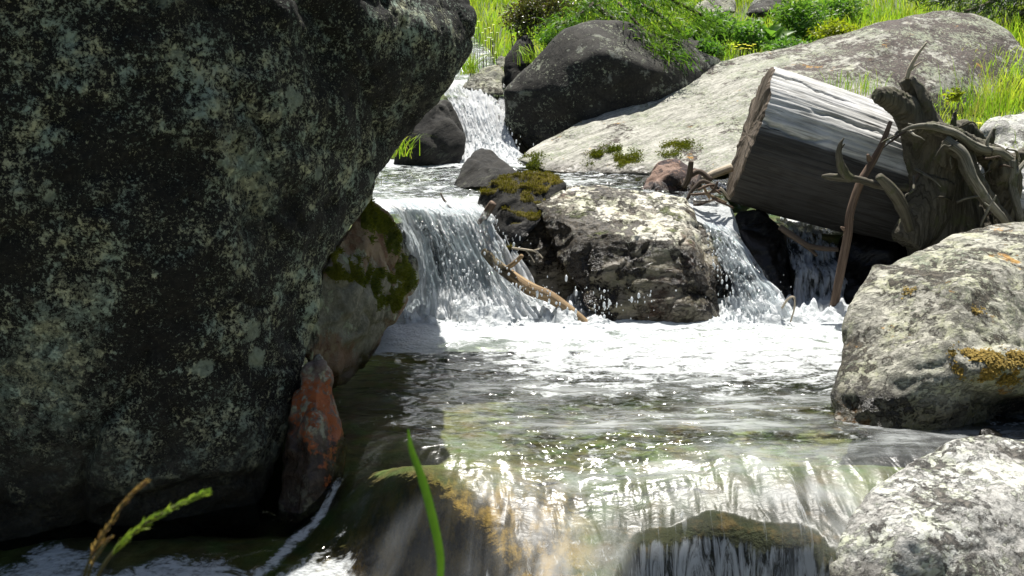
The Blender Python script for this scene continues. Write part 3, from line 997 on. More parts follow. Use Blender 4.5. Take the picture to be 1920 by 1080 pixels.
def z_up(x, y):
    p = np.stack([x, y, np.zeros_like(x)], axis=1)
    lip = 1 - sstep(5.56, 5.8, y)
    r = 0.030 * fbm(p * np.array([2.4, 3.4, 1]) + 3, 4) + 0.014 * fbm(p * np.array([8, 13, 1]), 3, ridged=True)
    return z_upper(x, y) + r * (1 - 0.6 * lip) - 0.03 * lip * lip - 0.5 * sstep(1.24, 1.42, x) * sstep(6.6, 6.2, y)


ume, ux, uy, uz = grid_mesh("upper_water", xs, ys, z_up)
up = np.stack([ux, uy, np.zeros_like(ux)], axis=1)
uf = 0.37 + 0.13 * fbm(up * 1.5, 3) + 0.5 * sstep(7.7, 8.5, uy) + 0.36 * sstep(6.0, 5.65, uy) - 0.16 * sstep(0.7, 1.1, ux)
attr(ume, "foam", uf)
attr(ume, "fast", sstep(6.1, 5.6, uy) * 0.5)
uv_np(ume, ux, uy)
tag(link("upper_pool_water", ume, M_upper), "choppy grey-blue upper pool above the cascade", "water", kind="structure")


# the stream above the uppermost fall
sv = np.linspace(9.45, 30.0, 320)
su = np.linspace(-1, 1, 28)
SU, SV = np.meshgrid(su, sv)
cx_ = np.interp(SV.ravel(), [9.3, 14, 30], [-0.35, -1.5, -4])
sx_ = cx_ + SU.ravel() * (np.interp(SV.ravel(), [9.3, 10.5, 12], [0.5, 0.6, 0.75]))
sz_ = 1.10 + 0.05 * (SV.ravel() - 9) + 0.17 * np.maximum(0, SV.ravel() - 10.3) + 0.03 * fbm(np.stack([sx_ * 4, SV.ravel() * 4, 0 * sx_], axis=1), 3)
i_ = (np.arange(319)[:, None] * 28 + np.arange(27)[None, :]).ravel()
sme = mesh_np("stream_water", np.stack([sx_, SV.ravel(), sz_], axis=1), np.stack([i_, i_ + 1, i_ + 29, i_ + 28], axis=1))
attr(sme, "foam", 0.36 + 0.1 * fbm(np.stack([sx_, SV.ravel(), 0 * sx_], axis=1) * 1.5, 2))
uv_np(sme, sx_, SV.ravel())
tag(link("stream_water", sme, M_upper), "narrow stream coming down the meadow to the uppermost fall", "water", kind="structure")


# ------------------------------------------------------------------ falling water
def fall_mat(name, gain, us=1.0, white=0.88):
    m = NT(name)
    uv = m.co("UV")
    dens = m.attr("foam")
    n1 = m.noise(m.mapp(uv, scale=(36 * us, 5.5, 1)), 1.0, 6, 0.66, 0.7)
    n2 = m.noise(m.mapp(uv, scale=(13 * us, 4.5, 1), loc=(3, 1, 0)), 1.0, 4, 0.55, 0.8)
    n3 = m.noise(m.mapp(uv, scale=(120 * us, 22, 1)), 1.0, 3, 0.6)
    f = m.add(m.add(m.mul(n1, 0.62), m.mul(n2, 0.34)), m.mul(n3, 0.16))
    mask = m.ramp(m.add(f, m.mul(dens, gain)), 0.61, 0.76)
    nrm = m.bump(f, 0.9, 0.04)
    d = m.n("ShaderNodeBsdfDiffuse")
    d.inputs["Color"].default_value = (white, white * 1.02, white * 1.03, 1)
    m.put(d.inputs["Normal"], nrm)
    t = m.n("ShaderNodeBsdfTranslucent")
    t.inputs["Color"].default_value = (white * 0.96, white, white * 1.02, 1)
    m.put(t.inputs["Normal"], nrm)
    foam = m.mixs(0.5, d.outputs[0], t.outputs[0])
    fr = m.n("ShaderNodeFresnel")
    fr.inputs["IOR"].default_value = 1.33
    m.put(fr.inputs["Normal"], nrm)
    gl = m.n("ShaderNodeBsdfGlossy")
    gl.inputs["Roughness"].default_value = 0.08
    m.put(gl.inputs["Normal"], nrm)
    tr = m.n("ShaderNodeBsdfTransparent")
    tr.inputs["Color"].default_value = (0.8, 0.86, 0.88, 1)
    clear = m.mixs(fr.outputs[0], tr.outputs[0], gl.outputs[0])
    return m.done(m.mixs(mask, clear, foam))


def fall_sheet(name, parent, left, right, nu, nv, mat, dens, depth=0.05, seed=0.0, push=0.0, bulge=0.0):
    """a sheet of falling water between two bank lines (px, py, Y), with ragged strands standing out of it"""
    L = np.array([at(*p) for p in left])
    R = np.array([at(*p) for p in right])

    def samp(A, t):
        s = np.concatenate([[0], np.cumsum(np.linalg.norm(np.diff(A, axis=0), axis=1))])
        s /= s[-1]
        B = np.stack([np.interp(t, s, A[:, i]) for i in range(3)], axis=1)
        for k in range(max(2, nv // 14)):
            B[1:-1] = 0.25 * B[:-2] + 0.5 * B[1:-1] + 0.25 * B[2:]
        return B
    t = np.linspace(0, 1, nv)
    l, r = samp(L, t), samp(R, t)
    u = np.linspace(0, 1, nu)
    V = l[:, None, :] * (1 - u)[None, :, None] + r[:, None, :] * u[None, :, None]
    U, T = np.meshgrid(u, t)
    width = np.linalg.norm(R[0] - L[0]) * 0.5 + np.linalg.norm(R[-1] - L[-1]) * 0.5
    length = np.linalg.norm(np.diff((l + r) / 2, axis=0), axis=1).sum()
    p = np.stack([U.ravel() * width * 22, T.ravel() * length * 2.6, np.full(U.size, seed)], axis=1)
    n = fbm(p, 4, 0.6, ridged=True)
    p2 = np.stack([U.ravel() * width * 7, T.ravel() * length * 4, np.full(U.size, seed + 9)], axis=1)
    n2 = fbm(p2, 3)
    d = depth * (0.7 * n + 0.8 * n2) * sstep(0, 0.25, T.ravel()) + push + bulge * np.sin(np.pi * U.ravel())
    v = V.reshape(-1, 3)
    v = v + np.array([0.0, -0.8, 0.6]) * d[:, None]
    edge = np.minimum(U.ravel(), 1 - U.ravel())
    v[:, 0] += 0.05 * n2 * width * (1 - sstep(0, 0.3, edge))
    i = (np.arange(nv - 1)[:, None] * nu + np.arange(nu - 1)[None, :]).ravel()
    me = mesh_np(name, v, np.stack([i, i + nu, i + nu + 1, i + 1], axis=1))
    attr(me, "foam", dens(U.ravel(), T.ravel()) - 0.55 * (1 - sstep(0, 0.10, edge)) * (0.5 + 0.5 * n2))
    uv_np(me, U.ravel() * width + seed, T.ravel() * length)
    return link(name, me, mat, parent)


M_fall_a = fall_mat("falling_water_strands", 0.55)
M_fall_b = fall_mat("falling_water_veil", 0.55, 0.6)
M_fall_w = fall_mat("white_water", 0.34, 0.6)

w = empty("waterfall", at(850, 592, 5.1), "wide veil of falling water with a stick lying in it, beside the block", "waterfall")
dl = lambda u, t: 0.34 + 0.6 * sstep(0.5, 0.9, t + 0.35 * (u - 0.5)) + 0.42 * sstep(0.32, 0.0, t) + 0.12 * np.sin(u * 14) * sstep(0.1, 0.3, t) + 0.22 * sstep(0.35, 0.75, u)
fall_sheet("water_sheet", w, [(700, 372, 5.62), (728, 394, 5.5), (752, 440, 5.38), (758, 520, 5.28), (752, 605, 5.18)],
           [(910, 386, 5.62), (938, 410, 5.52), (966, 470, 5.4), (1008, 548, 5.22), (1075, 608, 5.02)], 150, 110, M_fall_a, dl, 0.05, 1.0)
fall_sheet("water_veil", w, [(735, 380, 5.55), (765, 405, 5.42), (790, 450, 5.3), (800, 520, 5.2), (800, 608, 5.08)],
           [(905, 392, 5.55), (925, 420, 5.44), (935, 470, 5.32), (960, 540, 5.16), (1010, 608, 5.0)], 120, 100, M_fall_b,
           lambda u, t: 0.06 + 0.7 * sstep(0.68, 0.98, t) + 0.25 * sstep(0.2, 0.0, t), 0.06, 4.0, 0.05)

w = empty("waterfall", at(1420, 592, 5.15), "steep bright chute of white water between the block and the black rock", "waterfall")
dr = lambda u, t: 0.42 + 0.25 * sstep(0.3, 0.8, u) + 0.3 * sstep(0.75, 1, t) - 0.55 * sstep(0.3, 0.0, u) * sstep(0.25, 0.6, t)
fall_sheet("water_sheet", w, [(1296, 404, 5.85), (1308, 420, 5.66), (1326, 470, 5.45), (1345, 540, 5.28), (1352, 604, 5.15)],
           [(1352, 408, 5.85), (1368, 432, 5.6), (1412, 490, 5.4), (1458, 545, 5.2), (1492, 604, 5.05)], 80, 100, M_fall_w, dr, 0.06, 2.0)
fall_sheet("water_veil", w, [(1312, 420, 5.62), (1345, 480, 5.4), (1378, 545, 5.2), (1395, 606, 5.05)],
           [(1358, 428, 5.55), (1400, 485, 5.36), (1440, 540, 5.15), (1478, 606, 4.98)], 60, 90, M_fall_w, lambda u, t: 0.18 + 0.4 * sstep(0.7, 1, t), 0.08, 6.0, 0.03)

w = empty("waterfall", at(1525, 592, 5.5), "dim grey fall in the log's shadow behind the leaning stick", "waterfall")
fall_sheet("water_sheet", w, [(1455, 400, 6.6), (1464, 418, 5.95), (1472, 442, 5.78), (1482, 520, 5.55), (1488, 604, 5.35)],
           [(1560, 412, 6.6), (1560, 448, 5.95), (1568, 476, 5.78), (1590, 530, 5.55), (1610, 604, 5.35)], 70, 80, M_fall_w,
           lambda u, t: 0.45 + 0.5 * sstep(0.45, 0.25, t) + 0.25 * sstep(0.8, 1, t), 0.09, 3.0)

w = empty("waterfall", at(930, 300, 8.2), "uppermost white fall tumbling beside the shaded boulder", "waterfall")
db = lambda u, t: 0.62 + 0.25 * sstep(0.4, 0.9, t) - 0.2 * np.sin(u * 9) * sstep(0.2, 0.4, t) * sstep(0.7, 0.4, t)
fall_sheet("water_sheet", w, [(836, 152, 9.9), (832, 172, 9.3), (845, 200, 9.0), (862, 240, 8.75), (868, 285, 8.5), (862, 312, 8.2)],
           [(965, 160, 9.9), (955, 178, 9.3), (948, 205, 9.0), (952, 245, 8.75), (970, 285, 8.5), (1000, 314, 8.2)], 90, 100, M_fall_w, db, 0.06, 5.0, 0.0, 0.05)

# ------------------------------------------------------------------ froth under the falls, and flying drops
froth = NT("white_froth")
fp = froth.co()
fb = froth.vor(fp, 34, "F1")
fn_ = froth.bump(froth.add(froth.mul(fb, 0.5), froth.noise(fp, 18, 6, 0.7)), 0.8, 0.03)
fd = froth.n("ShaderNodeBsdfDiffuse")
fd.inputs["Color"].default_value = (0.74, 0.77, 0.78, 1)
froth.put(fd.inputs["Normal"], fn_)
ft = froth.n("ShaderNodeBsdfTranslucent")
ft.inputs["Color"].default_value = (0.9, 0.93, 0.95, 1)
M_froth = froth.done(froth.mixs(0.35, fd.outputs[0], ft.outputs[0]))

xs = np.arange(-0.9, 1.95, 0.010)
ys = np.arange(4.55, 5.35, 0.010)


def z_froth(x, y):
    p = np.stack([x, y, np.zeros_like(x)], axis=1)
    cl = np.interp(x, [-0.9, -0.62, -0.3, 0.1, 0.4, 0.52, 0.62, 0.95, 1.0, 1.2, 1.5, 1.7, 1.95], [0.3, 0.8, 1.0, 1.0, 0.85, 0.5, 0.0, 0.0, 0.5, 1.0, 0.9, 0.75, 0.4])
    ridge = sstep(4.70, 5.05, y + 0.12 * fbm(p * 4, 2)) * cl
    b = np.abs(fbm(p * 5.5, 4, 0.6)) * 0.9 + 0.45 * np.abs(fbm(p * 15 + 4, 3, 0.6))
    return -0.035 + ridge * (0.03 + 0.27 * b * (0.5 + 0.5 * sstep(4.8, 5.05, y)))


fme, fx, fy, fz = grid_mesh("froth", xs, ys, z_froth)
tag(link("froth", fme, M_froth), "white froth heaped up where the falls strike the pool", "foam", kind="stuff")

# drops: small stretched beads
ico = bmesh.new()
bmesh.ops.create_icosphere(ico, subdivisions=1, radius=1)
iv = np.array([v.co for v in ico.verts])
it = np.array([[v.index for v in f.verts] for f in ico.faces])
ico.free()
drops = []
for (cx, cy, cY, sx, sy, n) in [(860, 520, 5.0, 80, 60, 60), (1010, 560, 4.95, 80, 35, 80), (1420, 560, 4.98, 50, 35, 50), (1190, 560, 4.9, 60, 30, 26),
                                (1130, 575, 4.93, 40, 25, 40), (930, 270, 8.2, 40, 25, 60), (960, 470, 5.3, 30, 30, 40), 
                                (770, 590, 4.95, 30, 12, 30), (1390, 600, 2.66, 120, 40, 0)]:
    for k in range(n):
        q = at(cx + random.gauss(0, sx * 0.6), cy + random.gauss(0, sy * 0.6), cY + random.gauss(0, 0.05))
        drops.append((q, random.choice([0.0015, 0.002, 0.002, 0.003, 0.003, 0.0045, 0.0075]) * (1.5 if cY > 8 else 1)))
rf = random.Random(3)
for (l0, l1, r0, r1, y0, y1, n) in [((745, 395), (765, 600), (930, 405), (1095, 600), 5.42, 5.02, 420), ((1322, 430), (1375, 600), (1372, 440), (1480, 600), 5.5, 5.0, 200), ((842, 185), (870, 300), (945, 190), (985, 300), 9.0, 8.3, 110)]:
    for k in range(n):
        u, t = rf.random(), rf.random()
        a = (l0[0] + (r0[0] - l0[0]) * u, l0[1] + (r0[1] - l0[1]) * u)
        b = (l1[0] + (r1[0] - l1[0]) * u, l1[1] + (r1[1] - l1[1]) * u)
        q = at(a[0] + (b[0] - a[0]) * t ** 1.4, a[1] + (b[1] - a[1]) * t, y0 + (y1 - y0) * t ** 0.6 - rf.uniform(0.01, 0.09))
        drops.append((q, rf.choice([0.002, 0.0028, 0.0035, 0.005, 0.0065]) * (1.3 if y0 > 8 else 1)))
V, T = [], []
for k, (q, r) in enumerate(drops):
    V.append(iv * np.array([r, r, r * random.uniform(1, 3.0)]) + np.array(q))
    T.append(it + k * len(iv))
dme = mesh_np("spray", np.concatenate(V), None, np.concatenate(T))
tag(link("spray", dme, M_froth), "drops of spray flying above the froth", "spray", kind="stuff")
# ------------------------------------------------------------------ wood
def wood_mat(name, a, b, dark=0.5, scale=1.0, moss=0.0, undershade=False, spec=0.3):
    m = NT(name)
    p = m.co()
    uv = m.co("UV")
    g = m.noise(m.mapp(uv, scale=(70 * scale, 3.2 * scale, 1)), 1.0, 7, 0.65, 0.9)
    g2 = m.noise(m.mapp(uv, scale=(22 * scale, 1.6 * scale, 1)), 1.0, 5, 0.6, 1.2)
    big = m.noise(p, 5, 4, 0.6)
    col = m.mix(m.ramp(g, 0.35, 0.65), a, b)
    col = m.mix(m.mul(m.ramp(big, 0.45, 0.65), 0.4), col, (b[0] * 1.15, b[1] * 1.15, b[2] * 1.2))
    crack = m.ramp(g2, 0.66, 0.72)
    col = m.mix(m.mul(crack, dark), col, (0.025, 0.02, 0.015))
    fine = m.ramp(g, 0.62, 0.72)
    col = m.mix(m.mul(fine, dark), col, (0.04, 0.034, 0.028))
    if moss:
        f = m.ramp(m.noise(p, 11, 6, 0.7), 0.62 - moss * 0.2, 0.72 - moss * 0.2)
        col = m.mix(m.mul(f, 0.7), col, (0.07, 0.075, 0.03))
    if undershade:      # shade of the log's underside, painted into the wood colour
        f = m.ramp(m.add(m.attr("undershade"), m.mul(m.sub(g2, 0.5), 0.5)), 0.35, 0.6)
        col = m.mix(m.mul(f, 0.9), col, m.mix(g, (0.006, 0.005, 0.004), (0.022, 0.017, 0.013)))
    h = m.sub(m.mul(g, 0.6), m.mul(crack, 0.8))
    return m.done(m.bsdf(col, 0.8, m.bump(h, 0.9, 0.012), spec))


M_log = wood_mat("weathered_silver_wood", (0.30, 0.295, 0.275), (0.62, 0.615, 0.59), 0.85, undershade=True, spec=0.06)
M_cut = wood_mat("brown_cut_wood", (0.05, 0.037, 0.026), (0.15, 0.115, 0.08), 0.7)
M_root = wood_mat("grey_olive_root_wood", (0.035, 0.03, 0.019), (0.13, 0.117, 0.086), 0.6, 0.8, moss=0.5)
M_stick = wood_mat("brown_stick_bark", (0.08, 0.05, 0.032), (0.2, 0.14, 0.1), 0.4, 1.2)
M_bare = wood_mat("bleached_bare_wood", (0.30, 0.25, 0.18), (0.52, 0.45, 0.34), 0.35, 1.2)
M_twig = wood_mat("dark_twig_bark", (0.045, 0.032, 0.022), (0.12, 0.09, 0.065), 0.3, 1.2)
M_tan = wood_mat("peeled_tan_wood", (0.14, 0.09, 0.045), (0.34, 0.24, 0.13), 0.6, 1.0)


def spline(pts, rad, n):
    """points and radii on a smooth line through pts"""
    P_ = np.array([list(p) for p in pts], dtype=np.float64)
    r_ = np.array(rad, dtype=np.float64)
    if len(P_) == 2:
        P_ = np.stack([P_[0], (P_[0] + P_[1]) / 2, P_[1]])
        r_ = np.array([r_[0], r_.mean(), r_[1]])
    A = np.concatenate([[2 * P_[0] - P_[1]], P_, [2 * P_[-1] - P_[-2]]])
    out, ro = [], []
    for k in range(1, len(A) - 2):
        for t in np.linspace(0, 1, n, endpoint=False):
            a, b, c, d = A[k - 1], A[k], A[k + 1], A[k + 2]
            out.append(0.5 * (2 * b + (c - a) * t + (2 * a - 5 * b + 4 * c - d) * t * t + (3 * b - a - 3 * c + d) * t ** 3))
            ro.append(r_[k - 1] * (1 - t) + r_[k] * t)
    out.append(P_[-1])
    ro.append(r_[-1])
    return np.array(out), np.array(ro)


def tube_arrays(pts, rad, n=6, nv=8, rough=0.15, seed=0.0, off=0, freq=1.0):
    c, r = spline(pts, rad, n)
    t = np.gradient(c, axis=0)
    t /= np.linalg.norm(t, axis=1)[:, None] + 1e-9
    ref = np.array([0.31, 0.2, 0.93]) if abs(t[:, 2]).mean() < 0.8 else np.array([0.9, 0.3, 0.1])
    u = np.cross(t, ref)
    u /= np.linalg.norm(u, axis=1)[:, None]
    w = np.cross(t, u)
    a = np.linspace(0, 2 * np.pi, nv, endpoint=False)
    ln = np.concatenate([[0], np.cumsum(np.linalg.norm(np.diff(c, axis=0), axis=1))])
    ca, sa = np.cos(a), np.sin(a)
    rr = r[:, None] * np.ones(nv)[None, :]
    q = np.stack([(ca[None, :] + 0 * ln[:, None]).ravel() * 1.6 * freq, (sa[None, :] + 0 * ln[:, None]).ravel() * 1.6 * freq,
                  (ln[:, None] / max(r.mean() * 3.0, 1e-4) + 0 * a[None, :]).ravel() * 0.6 + seed], axis=1)
    rr = rr * (1 + rough * fbm(q, 4, 0.6).reshape(rr.shape))
    V = c[:, None, :] + u[:, None, :] * (rr * ca[None, :])[:, :, None] + w[:, None, :] * (rr * sa[None, :])[:, :, None]
    nr = len(c)
    i = np.arange(nr - 1)[:, None] * nv
    j = np.arange(nv)[None, :]
    k = (j + 1) % nv
    quads = np.stack([i + j, i + k, i + nv + k, i + nv + j], axis=2).reshape(-1, 4)
    V = V.reshape(-1, 3)
    V = np.concatenate([V, c[:1], c[-1:]])
    e0, e1 = nr * nv, nr * nv + 1
    jj = np.arange(nv)
    kk = (jj + 1) % nv
    tris = np.concatenate([np.stack([np.full(nv, e0), kk, jj], axis=1),
                           np.stack([np.full(nv, e1), (nr - 1) * nv + jj, (nr - 1) * nv + kk], axis=1)])
    uvu = np.concatenate([np.tile(a / (2 * np.pi) * r.mean() * 6, nr), [0, 0]])
    uvv = np.concatenate([np.repeat(ln, nv), [ln[0], ln[-1]]])
    return V, quads + off, tris + off, uvu + seed, uvv


def tubes(name, parts, mat, parent=None, base=None, n=6, nv=8, rough=0.15, seed=0.0):
    """parts: list of (points, radii): one mesh of joined limbs"""
    V, Q, T, U1, U2, off = [], [], [], [], [], 0
    for k, (pts, rad) in enumerate(parts):
        v, q, t, a, b = tube_arrays(pts, rad, n, nv, rough, seed + k * 3.7, off)
        V.append(v); Q.append(q); T.append(t); U1.append(a); U2.append(b)
        off += len(v)
    me = mesh_np(name, np.concatenate(V), np.concatenate(Q), np.concatenate(T))
    uv_np(me, np.concatenate(U1), np.concatenate(U2))
    if base is None and parent is None:
        base = parts[0][0][0]
    return link(name, me, mat, parent, base)


def px(pts):
    """(px, py, Y, radius in px) rows -> points and radii in metres"""
    return [at(a, b, c) for a, b, c, r in pts], [r * c / 1900.0 for a, b, c, r in pts]


# the log: a thick sawn trunk lying from the block towards the root stump
lg = empty("log", at(1402, 375, 5.7), "thick silver-grey log with a sawn end, lying between slab and stump", "log")
A0, B0 = np.array(at(1404, 256, 5.95)), np.array(at(1900, 410, 5.74))
ax = B0 - A0
Lg = np.linalg.norm(ax)
ax /= Lg
side = np.cross(ax, np.array([0, 0, 1.0]))
side /= np.linalg.norm(side)
upv = np.cross(side, ax)
na, nl = 380, 150
ang = np.linspace(0, 2 * np.pi, na, endpoint=False)
tl = np.linspace(0, 1, nl)
Tm, Am = np.meshgrid(tl, ang, indexing="ij")
R0 = 0.392 - 0.02 * Tm
q = np.stack([np.cos(Am).ravel() * 2.4, np.sin(Am).ravel() * 2.4, Tm.ravel() * 1.1], axis=1)
q2 = np.stack([np.cos(Am).ravel() * 9, np.sin(Am).ravel() * 9, Tm.ravel() * 1.6 + 0.4 * fbm(q * 2, 2)], axis=1)
R = R0.ravel() + 0.022 * fbm(q, 3) - 0.009 * np.maximum(0, fbm(q2, 4, 0.6, ridged=True)) + 0.006 * fbm(q2 * 2.3, 3)
R = R * (1 + 0.03 * np.cos(Am.ravel() - 1.2)) * (1 + 0.05 * np.sin(Tm.ravel() * 5.0 + 1.0))
_w = 0.24 * fbm(np.stack([Tm.ravel() * 5, Am.ravel() * 0.5, 0 * Am.ravel()], axis=1), 4, 0.6)
for a_, t0_, t1_, dp_ in [(1.05, -0.1, 0.32, 0.03), (0.62, 0.12, 0.6, 0.02), (2.0, -0.1, 0.9, 0.05), (0.25, -0.1, 0.3, 0.025), (1.3, 0.35, 0.8, 0.014), (2.5, 0.0, 0.6, 0.04)]:
    g_ = np.exp(-((Am.ravel() - (a_ % (2 * np.pi)) + _w) / 0.022) ** 2)
    R = R - dp_ * g_ * sstep(t0_, t0_ + 0.1, Tm.ravel()) * (1 - sstep(t1_ - 0.15, t1_, Tm.ravel()))
jag = 0.035 * fbm(np.stack([np.cos(ang) * 3, np.sin(ang) * 3, ang * 0], axis=1), 4, 0.6)
along = (Tm * Lg).ravel() + np.tile(jag, nl) * (1 - Tm.ravel()) ** 6
pts = A0 + ax * along[:, None] + upv * (R * np.sin(Am.ravel()))[:, None] + side * (R * np.cos(Am.ravel()))[:, None]
i = np.arange(nl - 1)[:, None] * na
j = np.arange(na)[None, :]
k = (j + 1) % na
me = mesh_np("trunk", pts, np.stack([i + j, i + na + j, i + na + k, i + k], axis=2).reshape(-1, 4))
uu = np.tile(ang / (2 * np.pi) * 2.3, nl)
uv_np(me, uu, (Tm * Lg).ravel())
attr(me, "undershade", sstep(0.45, -0.1, np.sin(Am.ravel())))  # where the painted shade lies: full below, none on the top
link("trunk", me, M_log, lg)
nr = 26
rad = np.linspace(0, 1, nr)
ring = pts[:na]
cc = ring.mean(0)
ev = []
for s in rad[1:]:
    e = cc + (ring - cc) * s
    nz = 0.016 * fbm(np.stack([(e @ side) * 14, (e @ upv) * 3.0, np.full(na, 3.0)], axis=1), 4, 0.6)
    ev.append(e - ax * (0.012 + nz * (1 if s < 0.98 else 0.3) - 0.012 * (s > 0.98))[:, None])
ev = np.concatenate([[cc - ax * 0.012]] + ev)
i = 1 + np.arange(nr - 2)[:, None] * na
qd = np.stack([i + j, i + k, i + na + k, i + na + j], axis=2).reshape(-1, 4)
tr = np.stack([np.zeros(na, dtype=int), 1 + (np.arange(na) + 1) % na, 1 + np.arange(na)], axis=1)
me = mesh_np("cut_end", ev, qd, tr)
uv_np(me, ev @ side * 1.0, ev @ upv * 1.0)
link("cut_end", me, M_cut, lg)

# the root stump: one gnarled body with prongs and roots
limbs = [
    [(1800, 470, 5.5, 92), (1782, 400, 5.5, 76), (1758, 320, 5.47, 56), (1732, 255, 5.44, 38), (1705, 212, 5.4, 26), (1675, 188, 5.36, 19), (1643, 177, 5.32, 12)],
    [(1752, 275, 5.46, 34), (1730, 215, 5.46, 20), (1712, 172, 5.46, 17), (1698, 148, 5.46, 12)],
    [(1745, 260, 5.36, 14), (1746, 222, 5.34, 9), (1730, 178, 5.36, 7), (1712, 150, 5.4, 4)],
    [(1770, 300, 5.36, 30), (1800, 270, 5.30, 16), (1850, 288, 5.28, 20), (1878, 320, 5.28, 28), (1888, 372, 5.28, 20), (1884, 420, 5.28, 10)],
    [(1705, 248, 5.25, 5), (1745, 240, 5.24, 9), (1790, 252, 5.22, 11), (1830, 276, 5.22, 13), (1868, 290, 5.24, 15)],
    [(1780, 265, 5.25, 16), (1808, 290, 5.22, 15), (1826, 335, 5.18, 14), (1856, 380, 5.16, 12), (1888, 418, 5.14, 10), (1905, 450, 5.12, 8)],
    [(1875, 330, 5.30, 18), (1900, 305, 5.34, 11), (1928, 280, 5.38, 7), (1950, 262, 5.4, 4)],
    [(1872, 350, 5.3, 16), (1890, 385, 5.3, 14), (1910, 420, 5.3, 12), (1925, 460, 5.3, 10)],
    [(1775, 285, 5.45, 22), (1800, 240, 5.5, 14), (1835, 262, 5.5, 10), (1858, 300, 5.5, 8)],
    [(1862, 292, 5.26, 8), (1856, 268, 5.26, 5), (1866, 240, 5.26, 2.5)],
    [(1790, 262, 5.4, 10), (1788, 232, 5.4, 5), (1792, 208, 5.4, 2)],
    [(1700, 455, 5.35, 30), (1735, 400, 5.38, 40), (1760, 340, 5.4, 40)],
]
V, Q, T, off = [], [], [], 0
for kk_, row in enumerate(limbs):
    p_, r_ = px(row)
    v, q, t, a, b = tube_arrays(p_, r_, 8, 20, 0.22, kk_ * 2.9, off, 0.8)
    V.append(v); Q.append(q); T.append(t)
    off += len(v)
me = mesh_np("root_stump", np.concatenate(V), np.concatenate(Q), np.concatenate(T))
me = remesh(me, 0.006)
relax(me, 2)
v, n = verts_of(me), normals_of(me)
sq = v * np.array([34, 34, 7.0]) + 0.8 * fbm(v * 5, 2)[:, None]
v = v + n * (0.013 * fbm(sq, 4, 0.6, ridged=True) + 0.012 * fbm(v * 7, 3) - 0.012 * np.maximum(0, fbm(v * np.array([14, 14, 4]) + 4, 3)))[:, None]
set_verts(me, v)
me.polygons.foreach_set("use_smooth", np.ones(len(me.polygons), dtype=bool))
uv_np(me, (v[:, 0] + v[:, 1] * 0.7) * 1.2, v[:, 2])
tag(link("root_stump", me, M_root, None, at(1790, 470, 5.4)), "gnarled upright root stump with twisting grey roots, at the end of the log", "tree stump")

M_root_pale = wood_mat("pale_grey_root_wood", (0.085, 0.078, 0.055), (0.27, 0.255, 0.205), 0.6, 0.9, moss=0.35)
stump = next(o for o in COL.objects if o.name == "root_stump")
stump["_b"] = tuple(stump.location)
for rows in ([[(1690, 246, 5.20, 3), (1712, 238, 5.2, 6), (1745, 237, 5.18, 9), (1790, 250, 5.16, 10), (1832, 276, 5.17, 11), (1872, 286, 5.2, 12), (1896, 300, 5.22, 8)], [(1850, 282, 5.18, 5), (1852, 262, 5.18, 4), (1862, 240, 5.2, 2)], [(1720, 238, 5.2, 4), (1702, 232, 5.22, 2)]],
             [[(1772, 262, 5.17, 12), (1806, 288, 5.12, 13), (1824, 332, 5.08, 12), (1852, 376, 5.06, 11), (1884, 414, 5.05, 9), (1912, 456, 5.05, 6)]],
             [[(1896, 300, 5.22, 12), (1898, 345, 5.2, 11), (1908, 390, 5.16, 10), (1922, 440, 5.12, 8)], [(1900, 330, 5.2, 7), (1925, 300, 5.25, 5), (1950, 270, 5.3, 3)]],
             [[(1838, 425, 5.02, 2), (1850, 398, 5.02, 3.5), (1868, 366, 5.02, 2)], [(1856, 388, 5.02, 2.5), (1846, 380, 5.02, 1.2)]]):
    tubes("root", [px([(a_, b_, c_, r_ * 0.74) for a_, b_, c_, r_ in r]) for r in rows], M_root_pale, stump, n=9, nv=14, rough=0.42)
rl = random.Random(21)
for k in range(22):                     # thin broken rootlets
    a_, b_ = rl.choice([(1700, 236), (1760, 250), (1800, 262), (1850, 300), (1880, 330), (1830, 350), (1860, 395), (1720, 330), (1780, 380), (1890, 300)])
    a_, b_ = a_ + rl.uniform(-18, 18), b_ + rl.uniform(-14, 14)
    an, ln = rl.uniform(0, 6.28), rl.uniform(28, 70)
    c_ = 5.22 + rl.uniform(-0.12, 0.05)
    row = [(a_, b_, c_ + 0.1, 3.0), (a_ + math.cos(an) * ln * 0.4 + rl.uniform(-7, 7), b_ + math.sin(an) * ln * 0.35 + rl.uniform(-5, 5), c_, 2.4),
           (a_ + math.cos(an) * ln * 0.75 + rl.uniform(-9, 9), b_ + math.sin(an) * ln * 0.6 + rl.uniform(-7, 7), c_ - 0.03, 1.6), (a_ + math.cos(an) * ln, b_ + math.sin(an) * ln * 0.8 + 8, c_ - 0.04, 0.6)]
    tubes("rootlet", [px(row)], [M_root_pale, M_root, M_twig][k % 3], stump, n=6, nv=7, rough=0.35)

# loose branches and sticks
def stick(name, label, rows, mat, cat="stick", group=None, nv=8, rough=0.15, n=6):
    p_ = [px(r) for r in rows]
    o = tubes(name, p_, mat, n=n, nv=nv, rough=rough, seed=len(label) * 0.31)
    return tag(o, label, cat, group)


